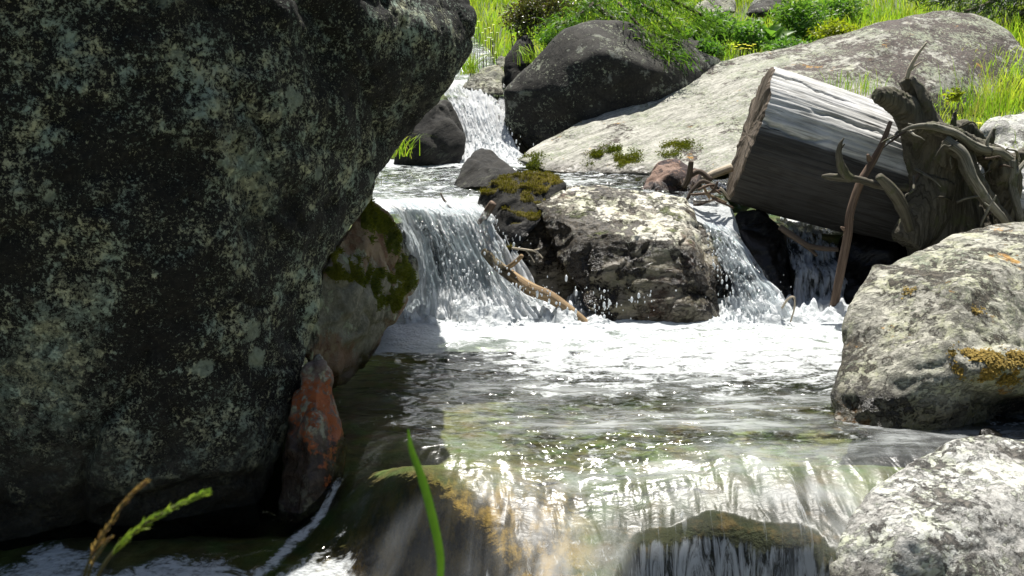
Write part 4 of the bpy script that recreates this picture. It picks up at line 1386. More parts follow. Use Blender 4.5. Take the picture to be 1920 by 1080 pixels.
stick("stick", "long thin bent stick leaning from the pool up against the log",
      [[(1560, 592, 5.16, 8), (1570, 540, 5.17, 8.5), (1580, 490, 5.18, 8.5), (1590, 440, 5.19, 8.5), (1594, 400, 5.2, 8), (1612, 345, 5.22, 8), (1638, 300, 5.24, 7), (1656, 265, 5.26, 5.5), (1670, 228, 5.28, 4)],
       [(1583, 430, 5.19, 4), (1577, 426, 5.17, 2)], [(1592, 418, 5.2, 4), (1600, 410, 5.2, 2.5)], [(1631, 300, 5.24, 6), (1627, 290, 5.22, 2.5)]], M_stick, nv=10)
stick("stick", "peeled tan stick with a side stub lying in the wide cascade",
      [[(908, 472, 5.3, 8), (930, 495, 5.22, 10), (960, 518, 5.15, 12), (995, 542, 5.06, 13), (1030, 556, 5.03, 12), (1062, 578, 5.0, 11), (1095, 604, 4.97, 9), (1118, 624, 4.94, 7)],
       [(950, 504, 5.16, 5), (966, 492, 5.12, 4.5), (979, 479, 5.09, 4)]], M_tan, nv=10)
stick("stick", "short broken brown stick poking up at the lip of the wide cascade",
      [[(900, 420, 5.5, 7), (912, 400, 5.48, 8), (925, 380, 5.46, 7)]], M_stick)
stick("twig", "thin black twig in the rushing water just above the wide cascade",
      [[(826, 362, 5.62, 1.5), (832, 374, 5.6, 2), (845, 390, 5.58, 2.5)]], M_twig, "twig")
stick("twig", "bare forked twig arching in front of the block's dark flank",
      [[(960, 465, 5.05, 2), (985, 468, 5.02, 2), (1005, 472, 5.0, 1.7), (1018, 484, 4.98, 1.3)], [(985, 468, 5.02, 1.6), (995, 480, 5.0, 1.2), (1002, 492, 5.0, 1)], [(1000, 470, 5.0, 1.2), (1012, 466, 5.0, 1)]], M_bare, "twig")
stick("twig", "hooked pale twig standing in the froth under the bright chute",
      [[(1466, 578, 4.95, 2), (1474, 565, 4.94, 2.2), (1483, 557, 4.93, 2.2), (1490, 560, 4.92, 2), (1489, 580, 4.92, 1.8), (1482, 604, 4.92, 1.4)]], M_bare, "twig")
stick("branch", "dead branch stub with upright prong jutting out in front of the log",
      [[(1541, 330, 5.15, 2.5), (1556, 331, 5.15, 6), (1585, 334, 5.16, 8), (1612, 337, 5.17, 6.5), (1650, 348, 5.2, 7), (1700, 352, 5.3, 8)],
       [(1594, 335, 5.16, 9), (1581, 322, 5.14, 9), (1575, 302, 5.12, 7.5), (1573, 284, 5.11, 5), (1577, 268, 5.1, 3), (1583, 258, 5.1, 1)],
       [(1576, 278, 5.11, 3), (1584, 270, 5.1, 1)], [(1556, 332, 5.15, 3), (1546, 336, 5.14, 1)]], M_root, "branch", nv=12, rough=0.5, n=9)
stick("branch", "broken splinter of dark wood leaning on the root stump's base",
      [[(1648, 330, 5.1, 8), (1668, 352, 5.12, 12), (1690, 385, 5.16, 12), (1706, 430, 5.2, 10)]], M_root, "branch", rough=0.35)
stick("twig", "pale dead twig sticking up from the tip of the root stump",
      [[(1700, 148, 5.42, 4), (1706, 128, 5.42, 3.8), (1720, 103, 5.42, 3), (1738, 79, 5.42, 1.6)], [(1706, 132, 5.42, 2.5), (1716, 124, 5.42, 2), (1728, 116, 5.42, 1)]], M_bare, "twig")
stick("branch", "black branch hanging below the log across the dim fall",
      [[(1462, 425, 5.42, 6), (1490, 445, 5.4, 6), (1515, 460, 5.38, 5.5), (1545, 466, 5.36, 5), (1572, 468, 5.34, 4)], [(1500, 452, 5.4, 5), (1520, 468, 5.38, 4), (1532, 480, 5.36, 3)]], M_twig, "branch")
stick("stick", "thick pale stick poking out from behind the log's cut end",
      [[(1318, 336, 6.0, 6), (1340, 326, 6.0, 8), (1372, 314, 6.02, 8)]], M_bare)
stick("stick", "dark forked stick propped against the reddish-brown rock",
      [[(1282, 352, 5.95, 5), (1292, 330, 5.95, 6), (1296, 302, 5.95, 5)], [(1292, 330, 5.95, 5), (1312, 322, 5.95, 5), (1334, 338, 5.92, 5)]], M_twig)
stick("stick", "curved dark stick lying on the debris in front of the log",
      [[(1288, 374, 5.78, 3), (1300, 354, 5.8, 4), (1318, 340, 5.82, 4), (1345, 352, 5.82, 3)]], M_twig)
rr = random.Random(5)
tw = [((1295, 365), (1352, 356)), ((1300, 378), (1345, 372)), ((1318, 348), (1330, 372)), ((1330, 345), (1352, 364)), ((1346, 340), (1326, 366)), ((1308, 356), (1340, 346)),
      ((1350, 352), (1368, 374)), ((1322, 362), (1362, 380)), ((1335, 372), (1375, 390)), ((1300, 384), (1330, 376))]
words = ["reddish", "pale", "short", "crooked", "slim", "straight", "dark-tipped", "steep", "low", "half-sunk"]
for k, ((a, b), (c, d)) in enumerate(tw):
    m_ = [M_stick, M_bare, M_tan, M_stick, M_twig][k % 5]
    Y0 = 5.72 - k * 0.006
    o = stick("twig", "small driftwood twig caught in the debris at the log's sawn end", [[(a, b, Y0, 2.2), ((a + c) / 2 + rr.uniform(-4, 4), (b + d) / 2 + rr.uniform(-4, 4), Y0, 2.6), (c, d, Y0 + 0.03, 1.6)]],
              m_, "twig", "twigs caught at the sawn end of the log")
# ------------------------------------------------------------------ plants
def leaf_mat(name, stops, trans=0.5, rough=0.45):
    m = NT(name)
    r = m.attr("rnd")
    col = m.cramp(r, stops)
    col = m.mix(m.mul(m.ramp(m.noise(m.co(), 3.0, 4, 0.6), 0.4, 0.65), 0.5), col, (stops[-1][1][0] * 1.15, stops[-1][1][1] * 1.05, stops[-1][1][2] * 0.8))
    b = m.bsdf(col, rough, None, 0.35)
    t = m.n("ShaderNodeBsdfTranslucent")
    m.put(t.inputs["Color"], m.mix(1.0, col, (1.5, 1.7, 0.7), "MULTIPLY"))
    return m.done(m.mixs(trans, b, t.outputs[0]))


M_grass = leaf_mat("meadow_grass_blades", [(0.0, (0.075, 0.15, 0.015)), (0.5, (0.16, 0.27, 0.025)), (0.9, (0.27, 0.34, 0.04)), (1.0, (0.36, 0.33, 0.11))], 0.6)
M_leaf_d = leaf_mat("dark_small_leaves", [(0.0, (0.035, 0.04, 0.015)), (0.5, (0.055, 0.075, 0.02)), (0.85, (0.09, 0.12, 0.03)), (1.0, (0.10, 0.05, 0.03))], 0.3, 0.3)
M_leaf_g = leaf_mat("fresh_green_leaves", [(0.0, (0.045, 0.11, 0.025)), (0.6, (0.09, 0.19, 0.035)), (1.0, (0.17, 0.27, 0.06))], 0.45)
M_leaf_y = leaf_mat("yellow_green_leaves", [(0.0, (0.16, 0.20, 0.015)), (1.0, (0.26, 0.28, 0.02))], 0.5)
M_needle = leaf_mat("soft_green_needles", [(0.0, (0.045, 0.11, 0.015)), (0.6, (0.09, 0.19, 0.025)), (1.0, (0.16, 0.24, 0.04))], 0.45)
M_conif = leaf_mat("dark_conifer_needles", [(0.0, (0.012, 0.028, 0.008)), (1.0, (0.04, 0.07, 0.015))], 0.3)
M_moss = leaf_mat("moss_cushion", [(0.0, (0.045, 0.055, 0.008)), (0.6, (0.09, 0.11, 0.012)), (1.0, (0.16, 0.16, 0.02))], 0.3, 0.9)
M_moss_y = leaf_mat("yellow_brown_moss", [(0.0, (0.05, 0.04, 0.006)), (0.6, (0.12, 0.10, 0.012)), (1.0, (0.2, 0.17, 0.02))], 0.3, 0.9)
M_petal_y = leaf_mat("yellow_petals", [(0.0, (0.75, 0.7, 0.04)), (1.0, (0.8, 0.76, 0.08))], 0.3, 0.6)
M_petal_w = leaf_mat("white_petals", [(0.0, (0.8, 0.8, 0.78)), (1.0, (0.88, 0.88, 0.86))], 0.3, 0.6)
M_straw = leaf_mat("straw_stalks", [(0.0, (0.2, 0.17, 0.07)), (1.0, (0.34, 0.29, 0.15))], 0.4, 0.6)
M_blade = leaf_mat("near_grass_blade", [(0.0, (0.04, 0.10, 0.015)), (1.0, (0.07, 0.14, 0.025))], 0.4)
M_seed = leaf_mat("green_seed_head", [(0.0, (0.16, 0.26, 0.04)), (1.0, (0.30, 0.36, 0.09))], 0.35, 0.6)
M_seedr = leaf_mat("reddish_seed_head", [(0.0, (0.16, 0.08, 0.05)), (1.0, (0.34, 0.22, 0.14))], 0.35, 0.6)
M_stem = leaf_mat("brown_green_stem", [(0.0, (0.05, 0.05, 0.02)), (1.0, (0.09, 0.08, 0.03))], 0.0, 0.7)


def blades(name, base, h, lean, width, mat, rnd, parent=None, origin=None, bend=0.45):
    """grass blades: base (n,3), height (n), lean (n,2) sideways at the tip in units of height"""
    n = len(base)
    base = np.asarray(base, dtype=np.float64)
    a = RNG.uniform(0, np.pi, n)
    s = np.stack([np.cos(a), 0.6 * np.sin(a), 0 * a], axis=1) * (np.asarray(width) / 2)[:, None]
    L = np.concatenate([lean, np.zeros((n, 1))], axis=1) * h[:, None]
    up = np.array([0, 0, 1.0])
    m1 = base + up * (h * 0.5)[:, None] + L * bend * 0.6
    m2 = base + up * (h * 0.85)[:, None] + L * 0.75
    tip = base + up * (h * (1 - 0.25 * np.linalg.norm(lean, axis=1)))[:, None] + L * 1.25
    V = np.stack([base - s, base + s, m1 - s * 0.9, m1 + s * 0.9, m2 - s * 0.55, m2 + s * 0.55, tip], axis=1).reshape(-1, 3)
    o = np.arange(n)[:, None] * 7
    q = np.concatenate([o + np.array([0, 1, 3, 2]), o + np.array([2, 3, 5, 4])])
    t = o + np.array([4, 5, 6])
    me = mesh_np(name, V, q, t)
    attr(me, "rnd", np.repeat(rnd, 7))
    return link(name, me, mat, parent, origin)


def leaves(name, base, direc, normal, length, width, mat, rnd, parent=None, origin=None, fold=0.15, droop=0.1):
    """leaf-sized folded faces"""
    base = np.asarray(base, dtype=np.float64)
    d = np.asarray(direc, dtype=np.float64)
    d = d / (np.linalg.norm(d, axis=1)[:, None] + 1e-9)
    s = np.cross(d, normal)
    s /= np.linalg.norm(s, axis=1)[:, None] + 1e-9
    nn = np.cross(s, d)
    L = np.asarray(length)[:, None]
    Wd = np.asarray(width)[:, None]
    mid = base + d * L * 0.45
    tip = base + d * L - nn * L * droop
    V = np.stack([base, mid + s * Wd * 0.5 + nn * Wd * fold, tip, mid - s * Wd * 0.5 + nn * Wd * fold, mid], axis=1).reshape(-1, 3)
    o = np.arange(len(base))[:, None] * 5
    t = np.concatenate([o + np.array([0, 1, 4]), o + np.array([1, 2, 4]), o + np.array([4, 2, 3]), o + np.array([0, 4, 3])])
    me = mesh_np(name, V, None, t)
    attr(me, "rnd", np.repeat(rnd, 5))
    return link(name, me, mat, parent, origin)


def rand_dirs(n, up=0.3):
    d = RNG.normal(size=(n, 3))
    d[:, 2] = d[:, 2] * 0.6 + up
    return d / np.linalg.norm(d, axis=1)[:, None]


def gz(x, y):
    return ground_z(np.atleast_1d(np.asarray(x, float)), np.atleast_1d(np.asarray(y, float)))[0]


# the meadow
def meadow(n, x0, x1, y0, y1, pw=1.6):
    y = y0 + (y1 - y0) * RNG.uniform(0, 1, n) ** pw
    x = x0 + (x1 - x0) * RNG.uniform(0, 1, n)
    z, bed = ground_z(x, y)
    p = np.stack([x, y, 0 * x], axis=1)
    den = fbm(p * 0.9, 3)
    keep = (bed < 0.3) & ((y > 9.6) | (x < 0.1) | (x > 3.2)) & ((y > 8.9) | (x > 3.2)) & (RNG.uniform(0, 1, n) < 0.75 + den) & (np.abs(x) < 0.62 * y + 0.5)
    return np.stack([x, y, z - 0.02], axis=1)[keep], den[keep]


gb, gd = meadow(110000, -4.5, 9.5, 8.3, 21.0)
n = len(gb)
gh = 0.16 + 0.20 * RNG.uniform(0, 1, n) ** 1.5 + 0.16 * np.clip(gd, -0.5, 1)
gl_ = RNG.normal(0, 0.25, (n, 2)) + np.stack([0.35 * fbm(gb * 0.7 + 5, 2), 0.35 * fbm(gb * 0.7 + 9, 2) - 0.12], axis=1)
gr = np.clip(0.45 + 0.45 * fbm(gb * 0.8 + 20, 3) + RNG.normal(0, 0.17, n), 0, 1)
tag(blades("meadow_grass", gb, gh, gl_, RNG.uniform(0.005, 0.011, n), M_grass, gr), "bright green sunlit grass covering the slope", "grass", kind="stuff")
# grass on the bank behind stump and log
gb, gd = meadow(11000, 2.0, 5.5, 6.2, 9.0, 1.0)
n = len(gb)
tag(blades("bank_grass", gb, 0.06 + 0.22 * RNG.uniform(0, 1, n) ** 3, RNG.normal(0, 0.35, (n, 2)), RNG.uniform(0.004, 0.008, n), M_grass,
           np.clip(RNG.normal(0.55, 0.25, n), 0, 1)), "thin grass on the bank between the stump and the slab", "grass", kind="stuff")


# coarser growth farther up the slope and on both sides of the stream
fy = RNG.uniform(20, 60, 26000)
fx = RNG.uniform(-0.75, 0.75, 26000) * fy
fz, fb = ground_z(fx, fy)
nx_ = np.concatenate([RNG.uniform(2.3, 6.0, 9000), RNG.uniform(-6.0, -2.6, 6000)])
ny_ = RNG.uniform(1.0, 8.5, 15000)
nz_, nb_ = ground_z(nx_, ny_)
gb = np.concatenate([np.stack([fx, fy, fz - 0.03], axis=1)[fb < 0.3], np.stack([nx_, ny_, nz_ - 0.02], axis=1)[nb_ < 0.2]])
n = len(gb)
far = gb[:, 1] > 15
tag(blades("slope_grass", gb, np.where(far, 0.5, 0.16) * RNG.uniform(0.5, 1.2, n), RNG.normal(0, 0.35, (n, 2)), np.where(far, 0.045, 0.008), M_grass,
           np.clip(0.45 + 0.4 * fbm(gb * 0.5 + 20, 3) + RNG.normal(0, 0.15, n), 0, 1)), "grass farther up the slope and along both banks", "grass", kind="stuff")


def leafy(name, label, cat, centre, size, n, leaf, mat, stem_n=9, group=None, clump=7, up=0.4, aspect=0.5, stem=True, flat=1.0):
    """a bush: stems that fork from the base and many small leaves in uneven clumps"""
    c = np.array(centre, dtype=np.float64)
    base = c - np.array([0, 0, size[2]])
    g0 = gz(base[0], base[1])[0]
    base[2] = min(base[2], max(g0 - 0.02, base[2] - 0.4))
    root = empty(name, base, label, cat, group)
    cl = RNG.normal(size=(clump, 3))
    cl = cl / np.linalg.norm(cl, axis=1)[:, None] * RNG.uniform(0.35, 0.85, clump)[:, None] * np.array(size) + c
    pick = RNG.integers(0, clump, n)
    r = RNG.normal(size=(n, 3)) * np.array(size) * 0.30 * RNG.uniform(0.7, 1.3, clump)[pick][:, None]
    pos = cl[pick] + r
    d = rand_dirs(n, up)
    L = leaf * RNG.uniform(0.6, 1.3, n)
    rnd = np.clip(RNG.normal(0.5, 0.22, n) + (RNG.uniform(-0.25, 0.25, clump))[pick], 0, 1)
    leaves("foliage", pos, d, rand_dirs(n, 0.9), L, L * aspect, mat, rnd, root)
    if stem:
        parts = []
        for k in range(stem_n):
            e = cl[k % clump]
            m_ = (base * 0.5 + e * 0.5) + RNG.normal(0, 0.04, 3)
            parts.append(([Vector(base + RNG.normal(0, 0.03, 3) * np.array([1, 1, 0])), Vector(m_), Vector(e)], [0.008, 0.006, 0.003]))
        o = tubes("stem", parts, M_twig, root, n=4, nv=5)
    return root


def ell(pxc, pyc, Y, rx, ry, rd):
    """centre and half sizes of a bush of rx by ry pixels at Y"""
    return at(pxc, pyc, Y), (rx * Y / 1900, rd, ry * Y / 1900)


c, s = ell(985, 36, 9.9, 42, 36, 0.28)
leafy("shrub", "dwarf shrub with dark reddish leaves above the narrow standing rock", "shrub", c, s, 2600, 0.035, M_leaf_d, clump=16)
c, s = ell(1050, 18, 10.2, 55, 32, 0.3)
leafy("shrub", "glossy small-leaved shrub behind the shaded boulder's crest", "shrub", c, s, 2600, 0.035, M_leaf_d, clump=16)
c, s = ell(1030, 78, 9.3, 30, 16, 0.15)
leafy("shrub", "tuft of fresh green leaves hanging on the shaded boulder's flank", "plant", c, s, 900, 0.05, M_leaf_g, clump=8, aspect=0.25)
c, s = ell(1300, 70, 10.4, 34, 26, 0.25)
leafy("bush", "low leafy bush with pinkish buds in front of the half-buried meadow rock", "bush", c, s, 1300, 0.06, M_leaf_g, clump=12, aspect=0.45)
c, s = ell(1352, 55, 10.9, 40, 30, 0.3)
leafy("bush", "dense dark-green herb between the meadow rocks and yellow flowers", "bush", c, s, 1500, 0.06, M_leaf_g, clump=14, aspect=0.4)
c, s = ell(1405, 70, 10.3, 24, 28, 0.22)
leafy("bush", "pale-green nettle-like herb beside the broad-leaved plant", "bush", c, s, 900, 0.06, M_leaf_g, clump=9, aspect=0.45)
c, s = ell(1500, 40, 11.2, 44, 46, 0.35)
leafy("bush", "tall leafy willow-herb behind the pale slab, beside the broad-leaved plant", "bush", c, s, 2200, 0.075, M_leaf_g, clump=18, aspect=0.28)
c, s = ell(1570, 28, 12.0, 46, 36, 0.35)
leafy("bush", "light-green feathery bush at the meadow's edge above the yellow-green shrub", "bush", c, s, 1800, 0.07, M_leaf_g, clump=16, aspect=0.3)
c, s = ell(1562, 58, 10.4, 34, 13, 0.2)
leafy("shrub", "bright yellow-green low shrub peeping over the pale slab", "shrub", c, s, 1000, 0.045, M_leaf_y, clump=10, aspect=0.4)
c, s = ell(1470, 88, 10.0, 46, 14, 0.2)
leafy("bush", "shady green herb along the top edge of the slab", "bush", c, s, 1100, 0.05, M_leaf_g, clump=12, aspect=0.4)
c, s = ell(1330, 100, 9.85, 26, 26, 0.15)
leafy("bush", "upright whorled herb with pale leaves before the grey lichened rock", "bush", c, s, 700, 0.06, M_leaf_g, clump=8, aspect=0.35)
c, s = ell(1215, 130, 8.9, 26, 12, 0.1)
leafy("shrub", "small dark leafy tuft growing in the shaded boulder's crevice", "plant", c, s, 420, 0.04, M_leaf_g, clump=6)
c, s = ell(1790, 178, 6.5, 12, 10, 0.07)
leafy("plant", "tiny bright green plant with one yellow bloom behind the stump's roots", "plant", c, s, 220, 0.03, M_leaf_y, clump=6, stem=False)
c, s = ell(1880, 282, 6.0, 22, 9, 0.08)
leafy("plant", "bright green moss-like plant on the rock under the white rock", "plant", c, s, 500, 0.02, M_leaf_y, clump=9, stem=False)

# drooping feathery branches over the shaded boulder
def feathery(label, name, rows, mat, nl, L, spread, cat="branch", w=0.12):
    p_, r_ = px(rows[0])
    root = empty(name, p_[0], label, cat)
    tubes("stem", [px(r) for r in rows], M_twig, root, n=6, nv=6)
    B, D, K = [], [], []
    for r in rows:
        pp_, rr_ = px(r)
        c_, _ = spline(pp_, rr_, 12)
        t = np.gradient(c_, axis=0)
        idx = RNG.integers(0, len(c_), nl)
        B.append(c_[idx] + RNG.normal(0, spread, (nl, 3)) * np.array([1, 1, 0.55]) - np.array([0, 0, 0.3]) * spread)
        d = t[idx] / (np.linalg.norm(t[idx], axis=1)[:, None]) * 0.6 + RNG.normal(0, 0.6, (nl, 3)) - np.array([0, 0, 0.25])
        D.append(d)
        K.append(np.clip(RNG.normal(0.5, 0.25, nl), 0, 1))
    B, D, K = np.concatenate(B), np.concatenate(D), np.concatenate(K)
    L_ = L * RNG.uniform(0.6, 1.4, len(B))
    leaves("foliage", B, D, rand_dirs(len(B), 0.8), L_, L_ * w, mat, K, root, droop=0.25)
    return root


feathery("larch-like feathery green branches drooping over the shaded boulder", "conifer_branch",
         [[(1110, -30, 9.6, 5), (1120, 10, 9.3, 5), (1150, 35, 9.1, 4), (1185, 60, 8.95, 3), (1205, 90, 8.85, 2)],
          [(1180, -30, 9.5, 5), (1200, 5, 9.3, 4), (1240, 30, 9.15, 3), (1275, 62, 9.05, 2)],
          [(1140, -30, 9.6, 4), (1110, 10, 9.3, 4), (1075, 34, 9.2, 3), (1040, 52, 9.1, 2)],
          [(1160, 5, 9.2, 3), (1200, 50, 9.0, 3), (1240, 85, 8.9, 2), (1262, 105, 8.85, 1.5)],
          [(1190, -30, 9.6, 4), (1240, -10, 9.4, 4), (1300, 20, 9.4, 3), (1335, 40, 9.4, 2)]], M_needle, 1300, 0.075, 0.085)
feathery("dark spruce branches hanging in the shade beyond the slab's rounded end", "conifer_branch",
         [[(1960, -60, 10.8, 6), (1900, -20, 10.6, 5), (1850, 8, 10.5, 4), (1810, 22, 10.4, 3)],
          [(1980, -20, 10.8, 6), (1930, 15, 10.6, 5), (1890, 45, 10.5, 3)],
          [(1990, 20, 10.6, 6), (1950, 60, 10.4, 5), (1918, 110, 10.2, 3)],
          [(1960, -60, 11.0, 6), (1880, -40, 11.0, 5), (1800, -20, 11.0, 4), (1750, -8, 11.0, 3)]], M_conif, 1500, 0.08, 0.11)

# the plant with broad leaves
bl = empty("broad_leaved_plant", at(1440, 100, 10.4), "plant with large broad pointed leaves standing behind the pale slab", "plant")
bd = [(-0.8, 0.1, 0.9), (-0.35, -0.3, 1.1), (0.0, 0.2, 1.3), (0.5, -0.2, 0.9), (0.85, 0.1, 0.7), (-0.55, -0.4, 0.4), (0.25, -0.5, 0.6), (-0.1, -0.5, 0.3), (0.6, 0.3, 1.1), (-0.9, 0, 0.3)]
o0 = np.array(at(1440, 96, 10.4))
for k, d in enumerate(bd):
    d = np.array(d)
    L = 0.34 + 0.05 * math.sin(k * 2.1)
    d = d / np.linalg.norm(d)
    sd_ = np.cross(d, np.array([0, -0.6, 0.8]))
    sd_ /= np.linalg.norm(sd_)
    nn = np.cross(sd_, d)
    V, ts = [], np.linspace(0, 1, 9)
    for t in ts:
        cpt = o0 + np.array([0, 0, 0.03 * k * 0.4]) + d * L * t - np.array([0, 0, 1]) * 0.14 * t * t * L * 2 + nn * 0.02
        wd = 0.062 * (math.sin(math.pi * min(1, t * 0.9 + 0.1)) ** 0.8) * (1 - t ** 4)
        V += [cpt - sd_ * wd + nn * wd * 0.45, cpt, cpt + sd_ * wd + nn * wd * 0.45]
    Q = []
    for i_ in range(8):
        Q += [[i_ * 3, i_ * 3 + 1, i_ * 3 + 4, i_ * 3 + 3], [i_ * 3 + 1, i_ * 3 + 2, i_ * 3 + 5, i_ * 3 + 4]]
    me = mesh_np("leaf", np.array(V), np.array(Q))
    attr(me, "rnd", np.full(len(V), 0.3 + 0.06 * k))
    link("leaf", me, M_leaf_g, bl)


def flower(name, label, p, r, petals, mat, stem_to, group, cat="flower"):
    root = empty(name, stem_to, label, cat, group)
    n = petals
    a = np.linspace(0, 2 * np.pi, n, endpoint=False) + RNG.uniform(0, 1)
    d = np.stack([np.cos(a), np.sin(a), np.full(n, 0.35)], axis=1)
    d[:, 1] -= 0.25
    leaves("petal_ring", np.tile(np.array(p), (n, 1)), d, np.tile(np.array([0, -0.3, 1.0]), (n, 1)), np.full(n, r), np.full(n, r * 0.7), mat, RNG.uniform(0, 1, n), root)
    tubes("stem", [([Vector(stem_to), (Vector(stem_to) + Vector(p)) / 2 + Vector((0.01, 0, 0)), Vector(p)], [0.003, 0.0025, 0.002])], M_stem, root, n=3, nv=4)


for (a, b) in [(1374, 84), (1380, 88), (1386, 85), (1392, 91), (1398, 92), (1403, 86), (1410, 87), (1396, 84), (1378, 93), (1388, 93), (1405, 92), (1414, 84)]:
    p = at(a, b, 9.55)
    flower("flower", "yellow flower in the cluster above the slab's sloping edge", p, 0.024, 9, M_petal_y, (p.x + 0.02, p.y + 0.05, p.z - 0.22), "yellow flowers above the slab")
wf = []
for k in range(30):
    a, b = RNG.uniform(878, 935), RNG.uniform(40, 112)
    p = at(a, b, 10.3 - (b - 40) * 0.008)
    g = gz(p.x, p.y)[0]
    flower("flower", "small white flower in the meadow beside the huge boulder's edge", p, 0.016, 7, M_petal_w, (p.x, p.y + 0.02, min(p.z - 0.08, g)), "white flowers in the meadow")
p = at(1792, 217, 6.35)
flower("flower", "lone small yellow bloom behind the stump's prongs", p, 0.02, 8, M_petal_y, (p.x, p.y + 0.03, p.z - 0.12), None)
p = at(1836, 232, 6.3)
flower("flower", "yellow bloom close to the bright white rock", p, 0.022, 8, M_petal_y, (p.x, p.y + 0.03, p.z - 0.12), None)


# tufts
def tuft(label, Y, rows, mat, width, name="grass_tuft", n=40, spread=10, h=(40, 90), lean=0.5, lx=0.0):
    b0 = at(rows[0], rows[1], Y)
    root = None
    bx = np.array([list(at(rows[0] + RNG.normal(0, spread), rows[1] + RNG.normal(0, spread * 0.2), Y + RNG.normal(0, 0.04))) for _ in range(n)])
    hh = RNG.uniform(h[0], h[1], n) * Y / 1900
    le = np.stack([RNG.normal(lx, lean, n), RNG.normal(0, lean * 0.6, n)], axis=1)
    return tag(blades(name, bx, hh, le, RNG.uniform(0.6, 1.3, n) * width, mat, np.clip(RNG.normal(0.5, 0.25, n), 0, 1), None, b0), label, "grass tuft")


tuft("grass tuft at the foot of the huge boulder by the upper pool", 7.6, (742, 292), M_grass, 0.006, n=60, spread=16, h=(18, 55), lx=0.3)
tuft("dry wisps of grass under the huge boulder beside the rushing water", 5.0, (700, 345), M_straw, 0.003, n=26, spread=8, h=(20, 60), lx=0.25)
tuft("dark green grass tuft beside the uppermost waterfall's lip", 9.4, (880, 138), M_grass, 0.008, n=90, spread=9, h=(20, 48))
tuft("tall green grass standing before the slab's rounded end", 7.3, (1860, 215), M_grass, 0.005, n=90, spread=34, h=(40, 120), lean=0.25)
tuft("sparse dry grass stalks rising in front of the slab", 7.1, (1845, 215), M_straw, 0.004, n=26, spread=22, h=(60, 130), lean=0.35)
tuft("thin green grass in the gap between log and slab", 7.2, (1600, 175), M_grass, 0.005, n=80, spread=26, h=(18, 50), lean=0.25)
tuft("grass tuft under the narrow standing rock on the shaded boulder", 9.0, (1000, 118), M_grass, 0.006, n=70, spread=12, h=(14, 40), lx=-0.3)

# near grasses in front of the lens
p_, r_ = [at(822, 1120, 0.98), at(826, 1050, 0.98), at(812, 975, 0.98), at(792, 900, 0.98), at(772, 845, 0.98), at(765, 805, 0.98)], None
V, Q = [], []
c_, w_ = spline(p_, [0.0032, 0.0040, 0.0044, 0.0042, 0.0030, 0.0008], 8)
for k, (c0, wd) in enumerate(zip(c_, w_)):
    s_ = np.array([1.0, 0.35, 0.12])
    V += [c0 - s_ * wd, c0 + np.array([0, 0.0022, 0]), c0 + s_ * wd]
for k in range(len(c_) - 1):
    Q += [[k * 3, k * 3 + 1, k * 3 + 4, k * 3 + 3], [k * 3 + 1, k * 3 + 2, k * 3 + 5, k * 3 + 4]]
me = mesh_np("grass_blade", np.array(V), np.array(Q))
attr(me, "rnd", RNG.uniform(0.2, 0.8, len(V)))
tag(link("tall_grass", me, M_blade, None, p_[0]), "single broad green grass blade rising before the lip of the pool", "grass blade")


def seed_head(label, pts, mat, nl, L, name="grass_stalk", stem_mat=None, start=0.25):
    root = empty(name, pts[0], label, "grass stalk")
    tubes("stem", [(pts, [0.0016] * (len(pts) - 1) + [0.0007])], M_stem if stem_mat is None else stem_mat, root, n=6, nv=6, rough=0.05)
    c_, _ = spline(pts, [1] * len(pts), 20)
    t = np.gradient(c_, axis=0)
    k0 = int(len(c_) * start)
    idx = RNG.integers(k0, len(c_), nl)
    d = t[idx] / np.linalg.norm(t[idx], axis=1)[:, None] + RNG.normal(0, 0.15, (nl, 3))
    L_ = L * RNG.uniform(0.7, 1.2, nl) * (1.15 - 0.5 * (idx / len(c_)))
    leaves("seed_head", c_[idx] + RNG.normal(0, 0.0008, (nl, 3)), d, rand_dirs(nl, 0.2), L_, L_ * 0.17, mat, RNG.uniform(0, 1, nl), root)


seed_head("arching green grass seed head before the huge boulder's foot", [at(170, 1105, 0.95), at(205, 1045, 0.95), at(262, 990, 0.95), at(325, 952, 0.95), at(383, 924, 0.95)], M_seed, 260, 0.015)
seed_head("reddish-brown grass seed head before the huge boulder's foot", [at(150, 1105, 0.97), at(172, 1040, 0.97), at(205, 985, 0.97), at(236, 938, 0.97), at(272, 904, 0.97)], M_seedr, 190, 0.012)
seed_head("short reddish side stalk beside the two longer seed heads", [at(160, 1100, 0.96), at(172, 1060, 0.96), at(190, 1030, 0.96), at(210, 1004, 0.96)], M_seedr, 50, 0.008)


